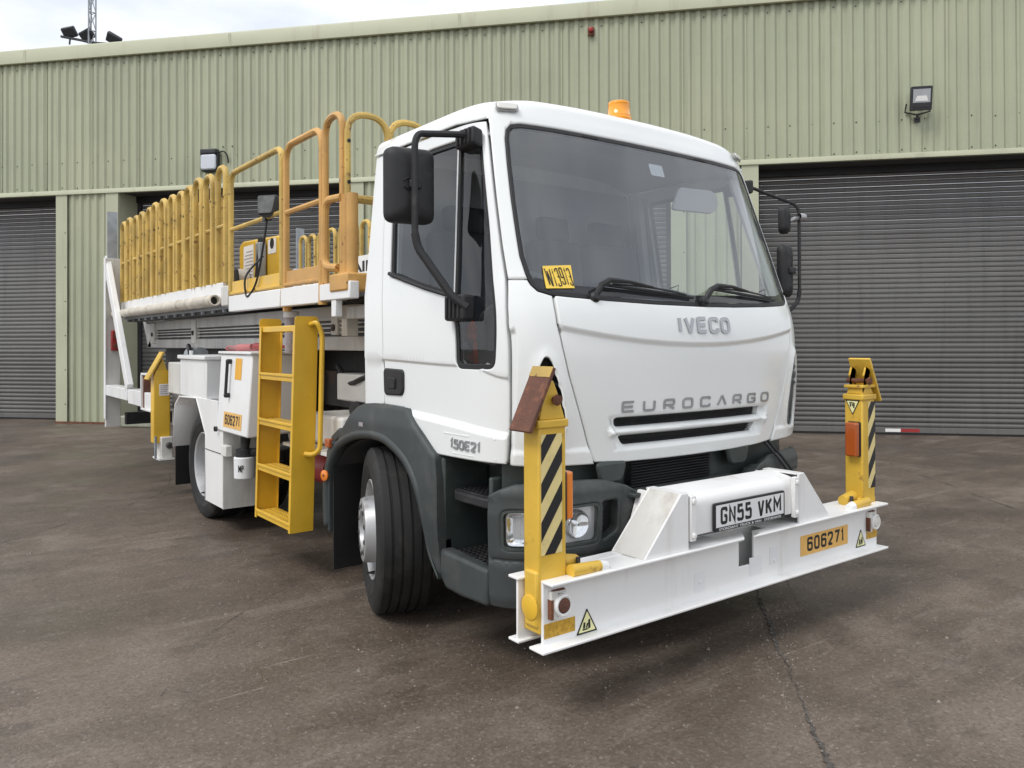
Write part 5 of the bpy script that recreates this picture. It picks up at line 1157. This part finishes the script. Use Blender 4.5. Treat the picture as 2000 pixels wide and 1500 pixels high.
# decals on the beam
WF = lambda x, z: plane_fn((x, WY-.0008, z), (1, 0, 0), (0, 0, 1))
def rectd(name, mt, par, x0, x1, z0, z1, y=WY-.0008, t=.0015):
    m = MB(); m.box(x0, x1, y-t, y, z0, z1); return m.build(name, mt, par, smooth=0)
fl_ = rectd('fleet_number', 'decal_yellow', fb, .48, .92, .357, .459)
strokes('lettering', '606271', 'black', fl_, plane_fn((.71, WY-.0024, .410), (1, 0, 0), (0, 0, 1)), .345, .072, .0135, .0005, .0, .26)
def crush_sign(par, fn, w, h, flip=False, name='crush_warning'):
    f = (lambda u, v, d: fn(u, -v, d)) if flip else fn
    m = MB(); m.prism(roundpoly([(-w/2, -h/2), (w/2, -h/2), (0, h/2)], .006, 3), f, 0, .0012); tri = m.build(name, 'black', par, smooth=0)
    m = MB(); m.prism(roundpoly([(-w*.40, -h*.43), (w*.40, -h*.43), (0, h*.38)], .004, 3), f, .0014, .002); m.build('sign_face', 'decal_pale', tri, smooth=0)
    for pl in ([(-.22, -.36), (.02, -.36), (.02, -.30), (-.22, -.30)], [(-.20, -.28), (-.10, -.28), (-.08, -.05), (-.17, -.05)], [(-.06, -.28), (.01, -.28), (.05, -.1), (-.02, -.1)], [(.05, -.36), (.16, -.30), (.14, .05), (.05, .02)]):
        m = MB(); m.prism([(u*w, v*h) for u, v in pl], f, .0022, .0028); m.build('sign_glyph', 'black', tri, smooth=0)
    return tri
crush_sign(fb, WF(-.982, .348), .112, .098); crush_sign(fb, WF(1.052, .366), .105, .096)
rectd('reflective_strip', 'reflect_yellow', fb, -1.20, -1.045, .322, .378); rectd('reflective_strip', 'reflect_yellow', fb, 1.112, 1.222, .349, .396)
for x, mt in ((-1.125, 'rust'), (1.165, 'lamp_lens')):
    m = MB(); m.box(x-.055, x-.02, WY-.02, WY-.0005, .39, .50); m.box(x-.05, x+.03, WY-.012, WY-.0005, .485, .497); lb = m.build('lamp_bracket', 'dirty_white', fb, bevel=.004)
    m = MB(); m.box(x-.057, x-.045, WY-.022, WY-.001, .395, .47); m.box(x-.04, x+.02, WY-.014, WY-.001, .498, .502); m.build('rusted_edge', 'rust', lb)
    m = MB(); m.lathe([(0, .040), (.02, .042), (.03, .042), (.034, .037), (.031, .030), (.03, .030)], (x, WY-.001, .443), (0, -1, 0), 26); m.build('position_lamp', 'steel_white', lb)
    m = MB(); m.lathe([(.026, .031), (.036, .025), (.039, 0)], (x, WY-.001, .443), (0, -1, 0), 22); m.build('lamp_lens', 'rust_plate' if x < 0 else 'lamp_lens', lb)
# ---- stabiliser legs
def stripes(m, x0, x1, z0, z1, fn, n=4, ph=0.):
    """slanting black bars clipped to a rectangle"""
    m.cur = 0; m.prism([(x0, z0), (x1, z0), (x1, z1), (x0, z1)], fn, 0, .0015); m.cur = 1
    w = x1-x0; per = (z1-z0)/n; sl = 1.45*w
    for k in range(-2, int(n)+2):
        b = z0+k*per+ph
        poly = [(x0, b), (x1, b+sl), (x1, b+sl+per*.5), (x0, b+per*.5)]
        for lim, up in ((z0, False), (z1, True)):
            out = []
            for i in range(len(poly)):
                p, q = poly[i], poly[(i+1) % len(poly)]; ip = p[1] <= lim if up else p[1] >= lim; iq = q[1] <= lim if up else q[1] >= lim
                if ip: out.append(p)
                if ip != iq: t = (lim-p[1])/(q[1]-p[1]); out.append((p[0]+(q[0]-p[0])*t, lim))
            poly = out
            if len(poly) < 3: break
        if len(poly) >= 3: m.prism(poly, fn, .0017, .0024)
def leg(sg):
    lx0, lx1 = (-1.212, -1.075) if sg < 0 else (1.105, 1.235)
    y0, y1 = .068, .165 if sg < 0 else .175
    lg_m = MB(); lg_m.box(lx0, lx1, y0, y1, .335, 1.125); lg = lg_m.build('stabiliser_leg', 'yellow_leg', TR, bevel=.008)
    cx = (lx0+lx1)/2; cyy = (y0+y1)/2
    m = MB(); m.box(lx0-.008, lx1+.008, y0-.008, y1+.008, 1.118, 1.150); m.build('leg_cap', 'yellow_leg', lg, bevel=.006)
    m = MB(); m.box(lx0+.012, lx1-.012, y0+.01, y1-.01, 1.150, 1.185); m.build('inner_tube', 'yellow_leg', lg, bevel=.005)
    if sg > 0:
        m = MB(); m.box(lx0-.002, lx1+.004, y0-.004, y1+.004, 1.185, 1.202); m.build('leg_collar', 'yellow_leg', lg, bevel=.004)
    # ears carrying the tilted foot plate
    for yy in (y0+.006, y1-.018):
        m = MB(); m.prism([(lx0+.01, 1.15), (lx1+.0, 1.15), (cx+sg*-.03, 1.255), (cx+sg*-.01, 1.30), (cx+sg*.03, 1.28)], lambda u, v, w: (u, w, v), yy, yy+.012); m.build('foot_ear', 'yellow_leg', lg, bevel=.003)
    m = MB(); m.tube([(cx+sg*-.012, y0-.022, 1.225), (cx+sg*-.012, y1+.012, 1.225)], .013, 10); m.lathe([(0, .022), (.012, .022), (.012, 0)], (cx+sg*-.012, y0-.008, 1.225), (0, -1, 0), 6); m.build('foot_pin', 'rust', lg)
    # foot plate: top edge inboard, bottom edge outboard
    a = Vector((cx+sg*-.006, cyy, 1.347)); b = Vector((cx+sg*.115, cyy, 1.105))
    u = (b-a).normalized(); nn = Vector((-u.z*sg*-1, 0, u.x*sg*-1)); nn = Vector((sg*abs(u.z), 0, abs(u.x)))
    L_ = (b-a).length; c = (a+b)/2
    m = MB(); m.obox(c+nn*.006, u*L_, Vector((0, 1, 0))*.128, nn*.016); m.build('foot_plate', 'rust_plate' if sg < 0 else 'yellow_leg', lg, bevel=.003)
    if sg < 0:
        m = MB(); m.obox(a+u*.022+nn*.0148, u*.044, Vector((0, 1, 0))*.126, nn*.0022); m.build('paint_remnant', 'yellow_worn', lg)
    # hazard panel on the front face
    z0, z1 = (.635, 1.095) if sg < 0 else (.625, 1.108)
    hx0, hx1 = (lx0+.006, lx1-.032) if sg < 0 else (lx0+.055, lx1-.002)
    hx0 = lx0+.004 if sg < 0 else hx0
    m = MB(); stripes(m, hx0+.0 if sg > 0 else -1.203, hx1 if sg > 0 else -1.098, z0, z1, plane_fn((0, y0-.0006, 0), (1, 0, 0), (0, 0, 1)), 3.1, .05)
    m.build('hazard_panel', ['decal_cream', 'black'], lg, smooth=0)
    # amber lamp on the inboard face
    ix = lx1 if sg < 0 else lx0; d = -sg
    zc = .845 if sg < 0 else .90
    m = MB(); m.prism(roundpoly([(-.05, -.098), (.035, -.098), (.035, .098), (-.05, .098)], .012), lambda p, q, w: (ix+d*w, cyy+p*.9, zc+q), .0, .008); lm = m.build('indicator_lamp', 'black', lg, bevel=.003)
    m = MB(); m.prism(roundpoly([(-.046, -.094), (.031, -.094), (.031, .094), (-.046, .094)], .012), lambda p, q, w: (ix+d*w, cyy+p*.9, zc+q), .0085, .045); m.build('indicator_lens', 'amber' if sg < 0 else 'amber_dark', lm, bevel=.008)
    if sg > 0: crush_sign(lg, plane_fn((ix-.001, cyy+.004, 1.075), (0, -1, 0), (0, 0, 1)), .085, .085, True)
    # sleeve at the beam end, pivot disc, and jack tubes on the beam
    m = MB(); m.box(lx0-.012, lx1+.012, .071, .149, .36, .575); m.build('leg_sleeve', 'yellow_leg', lg, bevel=.01)
    m = MB(); m.lathe([(0, .048), (.004, .048), (.006, .044), (.006, 0)], (lx0-.012 if sg < 0 else lx1+.012, .11, .435), (sg, 0, 0), 24); m.build('pivot_disc', 'yellow', lg)
    xi = lx1 if sg < 0 else lx0
    m = MB(); m.tube([(xi, .045, ZT+.018), (xi-sg*.15, .045, ZT+.012)], [.026, .024], 12); m.tube([(xi, .13, ZT+.035), (xi-sg*.10, .13, ZT+.02)], [.035, .03], 12); m.build('jack_tube', 'yellow_leg', lg)
    m = MB(); m.tube([(xi-sg*.15, .045, ZT+.012), (xi-sg*.19, .045, ZT+.008)], [.026, .02], 12); m.build('jack_rod_end', 'steel_white', lg)
    m = MB(); m.tube([(xi-sg*.08, .09, ZT+.01), (xi-sg*.08, .09, ZT+.05)], .01, 6); m.build('grease_nipple', 'chassis', lg)
leg(-1); leg(1)
# rear legs
for sg in (-1, 1):
    lx0, lx1 = (-1.275, -1.125) if sg < 0 else (1.125, 1.275)
    m = MB(); m.prism([(lx0, .50), (lx1, .50), (lx1-.0, 1.12), (lx1-.02, 1.19), (lx0+.02, 1.19), (lx0, 1.12)], lambda u, v, w: (u, w, v), 5.75, 5.87); rl = m.build('stabiliser_leg', 'yellow', TR, bevel=.008)
    cx = (lx0+lx1)/2
    m = MB(); m.prism([(lx0+.03, 1.19), (lx1-.03, 1.19), (cx+sg*-.01, 1.30)], lambda u, v, w: (u, w, v), 5.76, 5.86); m.build('foot_ear', 'yellow_leg', rl)
    a = Vector((cx+sg*-.02, 5.81, 1.36)); b = Vector((cx+sg*.12, 5.81, 1.10)); u = (b-a).normalized(); nn = Vector((sg*abs(u.z), 0, abs(u.x)))
    m = MB(); m.obox((a+b)/2+nn*.006, u*(b-a).length, Vector((0, .15, 0)), nn*.018); m.build('foot_plate', 'yellow_leg', rl, bevel=.003)
    m = MB(); m.box(lx0+.05, lx1-.01, 5.7475, 5.7495, .95, 1.06); rc = m.build('rating_label', 'paper', rl)
    for k in range(5):
        m = MB(); m.box(lx0+.058, lx1-.02-.01*(k % 2), 5.7465, 5.7472, .962+k*.019, .971+k*.019); m.build('print_line', 'print_grey', rc)
    m = MB(); m.box(lx0+.055, lx1+.01, 5.70, 5.9, .36, .56); sh_ = m.build('leg_shoe', 'dirty_white', rl, bevel=.008)
    m = MB(); m.box(lx0+.03, lx1+.02, 5.68, 5.92, .345, .36); m.build('shoe_flange', 'steel_white', sh_)
    m = MB(); m.lathe([(0, .03), (.02, .03), (.03, .02), (.03, 0)], (cx+.05, 5.6995, .48), (0, -1, 0), 16); m.build('shoe_lamp', 'chassis', sh_)
    m = MB(); m.tube([(lx0+.01, 5.72, .36), (lx0+.01, 5.72, .57)], .012, 6); m.build('lock_rod', 'galv', rl)
    # rear cross beam end: open channel, rusty inside
    m = MB(); b_ = (min(sg*1.02, sg*1.26), max(sg*1.02, sg*1.26)); m.box(*b_, 5.95, 6.35, .78, .80); m.box(*b_, 5.95, 6.35, 1.13, 1.15); m.box(*b_, 6.34, 6.36, .80, 1.13); rb = m.build('cross_beam_end', 'steel_white', TR, bevel=.003)
    m = MB(); m.box(min(sg*1.02, sg*1.24), max(sg*1.02, sg*1.24), 6.30, 6.339, .80, 1.13); m.build('beam_inside', 'rust_plate', rb)
m = MB(); m.box(-1.0, 1.0, 5.9, 6.2, .62, 1.10); m.build('rear_cross_beam', 'dirty_white', TR, bevel=.01)
# ---- ladder
ld = empty('ladder', (-1.25, 2.65, .3), 0, TR)
def lx(z, o): return -1.288+.034*(z-.30)/1.25+o
for yy in (2.355, 2.965):
    m = MB(); m.prism([(0, 0), (.150, 0), (.150, .006), (.150, .03), (.144, .03), (.144, .006), (.006, .006), (.006, .03), (0, .03)], lambda u, v, w: (lx(w, u), yy+v*(1 if yy < 2.6 else -1), w), .295, 1.555); m.build('stile', 'yellow', ld, bevel=.002)
    m = MB(); m.prism(roundpoly([(0, 1.555), (.15, 1.555), (.15, 1.61), (.0, 1.61)], [0, 0, .045, .045]), lambda u, v, w: (lx(v, u), yy+w, v), 0, .006); m.build('stile_head', 'yellow', ld)
for z in (.325, .625, .925, 1.225):
    m = MB(); m.box(lx(z, .005), lx(z, .145), 2.364, 2.956, z-.018, z+.018); tr_ = m.build('rung', 'yellow', ld, bevel=.004)
    gm = MB()
    for k in range(14):
        for q in range(3): gm.lathe([(0, .008), (.004, .006), (.004, 0)], (lx(z, .035+q*.04), 2.40+k*.04, z+.018), (0, 0, 1), 6)
    stuff(gm.build('rung_grip', 'yellow_worn', tr_))
    m = MB(); m.box(lx(z, -.002), lx(z, .010), 2.364, 2.956, z+.012, z+.030); m.build('rung_nosing', 'yellow', tr_, bevel=.003)
m = MB(); m.box(lx(1.53, .01), lx(1.53, .05), 2.364, 2.956, 1.515, 1.555); m.build('rung', 'yellow', ld, bevel=.006)
m = MB(); m.tube(fillet([(lx(1.5, .10), 2.352, 1.56), (lx(1.5, .12), 2.30, 1.575), (lx(1.5, .15), 2.29, 1.50), (lx(.9, .15), 2.29, .80), (lx(.8, .12), 2.31, .765), (lx(.8, .08), 2.352, .77)], .05), .0155, 10); m.build('grab_rail', 'yellow', ld)
# ---- hydraulic tank, toolbox, mudguard
m = MB(); m.prism([(-1.20, 1.365), (-.78, 1.365), (-.78, .80), (-1.235, .78)], lambda u, v, w: (u, w, v), 3.27, 3.96); tk = m.build('hydraulic_tank', 'steel_white', TR, bevel=.012)
m = MB(); m.box(-1.215, -.76, 3.25, 3.985, 1.366, 1.385); m.build('tank_lid', 'steel_white', tk, bevel=.004)
TF = lambda y, z, o=.0: Vector((-1.20-.035*(1.365-z)/.58-o, y, z))
def tquad(name, mt, y0, y1, z0, z1, o, par):
    m = MB(); m.add([TF(y1, z0, o), TF(y0, z0, o), TF(y0, z1, o), TF(y1, z1, o)], [(0, 1, 2, 3)]); return m.build(name, mt, par, smooth=0, norm=False)
tquad('supplier_label', 'label_orange', 3.46, 3.60, 1.18, 1.335, .002, tk)
fl2 = tquad('fleet_number', 'decal_yellow', 3.40, 3.80, .822, .935, .002, tk)
strokes('lettering', '606271', 'black', fl2, lambda u, v, w: TF(3.60-u, .88+v, .0028+w), .33, .075, .0135, .0005, .0, .26)
m = MB(); m.tube([TF(3.70, 1.31, .03), TF(3.70, 1.06, .03)], .012, 8); m.build('level_gauge', 'black', tk)
for z in (1.31, 1.06):
    m = MB(); m.lathe([(0, .018), (.035, .018), (.04, .012), (.04, 0)], TF(3.70, z, 0), (-1, 0, 0), 10); m.build('gauge_fitting', 'black', tk)
m = MB(); m.cyl((-1.0, 3.05, 1.38), (-1.0, 3.05, 1.62), .045, n=18); fc = m.build('filler_neck', 'print_grey', TR)
m = MB(); m.cyl((-1.0, 3.05, 1.62), (-1.0, 3.05, 1.665), .055, n=18); m.build('filler_cap', 'plate_white', fc, bevel=.008)
m = MB(); m.lathe([(0, .02), (.02, .02)], TF(3.95, .79, 0), (-1, 0, 0), 10); m.build('drain_tap', 'chassis', tk)
m = MB(); m.cyl((-1.13, 3.60, .78), (-1.14, 3.60, .66), .04, .03, 14); m.cyl((-1.14, 3.60, .665), (-1.14, 3.60, .61), .065, .065, 18); flt = m.build('oil_filter', 'black_soft', TR)
m = MB(); m.cyl((-1.14, 3.60, .61), (-1.14, 3.60, .45), .078, .075, 24); m.build('filter_can', 'plate_white', flt, bevel=.008)
fcn = lambda u, v, w: Vector((-1.14-math.cos(u/.078+.9)*(.0785+w), 3.60-math.sin(u/.078+.9)*(.0785+w), .53+v))
text('can_marking', 'MP', 'black', flt, fcn, .04, .05, .02, .0008, .0)
m = MB(); m.tube(catmull([(-1.10, 3.56, .64), (-1.02, 3.35, .68), (-.95, 3.1, .74)], 6), .03, 8); m.build('suction_pipe', 'black_soft', flt)
m = MB(); m.cyl((-1.02, 3.30, .60), (-1.02, 3.30, .44), .06, n=16); m.build('second_filter', 'black', flt)
m = MB(); m.prism([(-1.215, .995), (-.80, 1.0), (-.80, 1.31), (-1.215, 1.31)], lambda u, v, w: (u, w, v), 4.29, 5.06); tb = m.build('tool_box', 'steel_white', TR, bevel=.008)
m = MB(); m.box(-1.235, -.79, 4.275, 5.08, 1.311, 1.345); m.build('box_lid', 'steel_white', tb, bevel=.006)
m = MB(); m.box(-1.21, -.85, 4.25, 4.289, .975, 1.0); m.build('box_lip', 'steel_white', tb)
m = MB(); m.tube([(-1.225, 4.68, 1.345), (-1.225, 4.68, 1.385)], .016, 8); m.build('lid_catch', 'plate_white', tb)
m = MB(); m.box(-1.17, -.8, 5.08, 5.65, .98, 1.27); m.build('valve_box', 'dirty_white', TR, bevel=.01)
m = MB(); m.lathe([(-.16, 0), (-.15, .07), (.15, .07), (.16, 0)], (-1.0, 5.35, 1.34), (0, 1, 0), 16); m.build('pump_motor', 'galv', TR)
m = MB(); m.tube(catmull([(-1.1, 5.2, 1.30), (-1.12, 5.1, 1.36), (-1.12, 5.15, 1.42), (-1.05, 5.4, 1.42)], 6), .02, 8); m.build('pump_hose', 'black', TR)
MG = [(5.285, .52), (5.21, .90), (5.05, .985), (4.545, 1.0), (4.28, .72), (4.29, .19)]
m = MB(); m.grid([[(x, y, z) for y, z in MG] for x in (-1.225, -.78)]); mgd = m.build('rear_mudguard', 'steel_white', TR, solid=.012, smooth=20)
m = MB(); m.prism([(4.545, 1.0), (4.28, .72), (4.29, .19), (3.86, .19), (3.86, .80), (3.98, .80), (3.98, 1.0)], lambda u, v, w: (w, u, v), -1.222, -1.205); m.build('mudguard_side', 'steel_white', mgd, bevel=.003)
m = MB(); m.prism([(-1.222, .19), (-.85, .19), (-.85, .80), (-1.222, .80)], lambda u, v, w: (u, w, v), 3.84, 3.858); m.build('guard_front_plate', 'dirty_white', mgd)
m = MB(); m.box(-1.2255, -1.2225, 3.87, 4.285, .600, .606); m.build('guard_seam', 'chassis', mgd)
m = MB(); m.box(-1.24, -1.19, 3.72, 3.84, .60, .68); m.build('filter_bracket', 'dirty_white', mgd, bevel=.005)
m = MB(); m.box(-1.2, -.8, 5.27, 5.285, .17, .52); m.build('mudflap', 'flap', mgd)
m = MB(); m.grid([[(x, y, z) for y, z in MG] for x in (1.225, .78)]); m.build('rear_mudguard', 'steel_white', TR, solid=.012, smooth=20)
# ---- rear frame
for sg in (-1, 1):
    b_ = lambda p, q: (min(sg*p, sg*q), max(sg*p, sg*q))
    m = MB(); m.box(*b_(1.09, 1.25), 8.17, 8.24, .45, 2.46); rp_ = m.build('rear_post', 'dirty_white', TR, bevel=.006)
    m = MB(); m.box(*b_(1.251, 1.26), 8.15, 8.25, .55, 2.47); m.build('post_edge', 'steel_white', rp_)
    m = MB(); m.obox((sg*1.22, 7.66, 1.71), (.06, 0, 0), (0, -1.24, -1.49), (0, .10, -.083)); m.build('diagonal_brace', 'steel_white', rp_, bevel=.006)
    m = MB(); m.box(*b_(1.12, 1.25), 7.05, 8.165, .83, .955); m.build('frame_rail', 'steel_white', rp_, bevel=.006)
    m = MB(); m.box(*b_(1.10, 1.235), 5.95, 7.05, .80, .955); m.build('frame_rail', 'steel_white', rp_, bevel=.006)
    m = MB(); m.box(*b_(1.12, 1.23), 8.19, 8.215, 2.46, 3.02); m.build('galvanised_extension', 'galv', rp_)
    m = MB(); m.box(*b_(1.11, 1.20), 8.10, 8.165, 1.36, 1.60); tl = m.build('tail_lamp', 'red', rp_, bevel=.01)
    for z in (1.42, 1.53):
        m = MB(); m.lathe([(0, .028), (.008, .026), (.01, 0)], (sg*1.155, 8.0995, z), (0, -1, 0), 14); m.build('lamp_lens', 'rust', tl)
    m = MB(); m.box(*b_(.98, 1.05), 8.1, 8.165, 1.95, 2.1); m.build('reflector', 'red', rp_)
m = MB(); m.box(-1.05, 1.05, 8.05, 8.15, .48, .62); m.build('rear_under_run_bar', 'black_soft', TR)
m = MB(); m.box(-1.05, 1.05, 8.1, 8.2, 1.73, 1.95); m.build('rear_step', 'galv', TR)
# ---- loose things
rc = empty('cable_connector', (-1.0, 3.55, 1.386)); tag(rc, 'red and pink plug and cable lying on the white tank lid', 'cable')
m = MB(); m.cyl((-1.08, 3.55, 1.42), (-1.04, 3.30, 1.425), .027, n=14); m.build('plug_body', 'red', rc, bevel=.005)
m = MB(); m.cyl((-1.13, 3.78, 1.415), (-1.09, 3.58, 1.42), .023, n=14); m.build('socket_body', 'pink', rc, bevel=.005)
m = MB(); m.tube(catmull([(-1.13, 3.78, 1.415), (-1.15, 3.92, 1.42), (-1.16, 3.95, 1.40), (-1.10, 3.90, 1.394), (-1.0, 3.7, 1.394), (-.95, 3.4, 1.394)], 8), .008, 6); m.build('lead', 'pink', rc)
m = MB(); m.tube(catmull([(-1.04, 3.30, 1.425), (-1.0, 3.2, 1.42), (-.92, 3.12, 1.40)], 6), .012, 6); m.build('flex', 'red', rc)
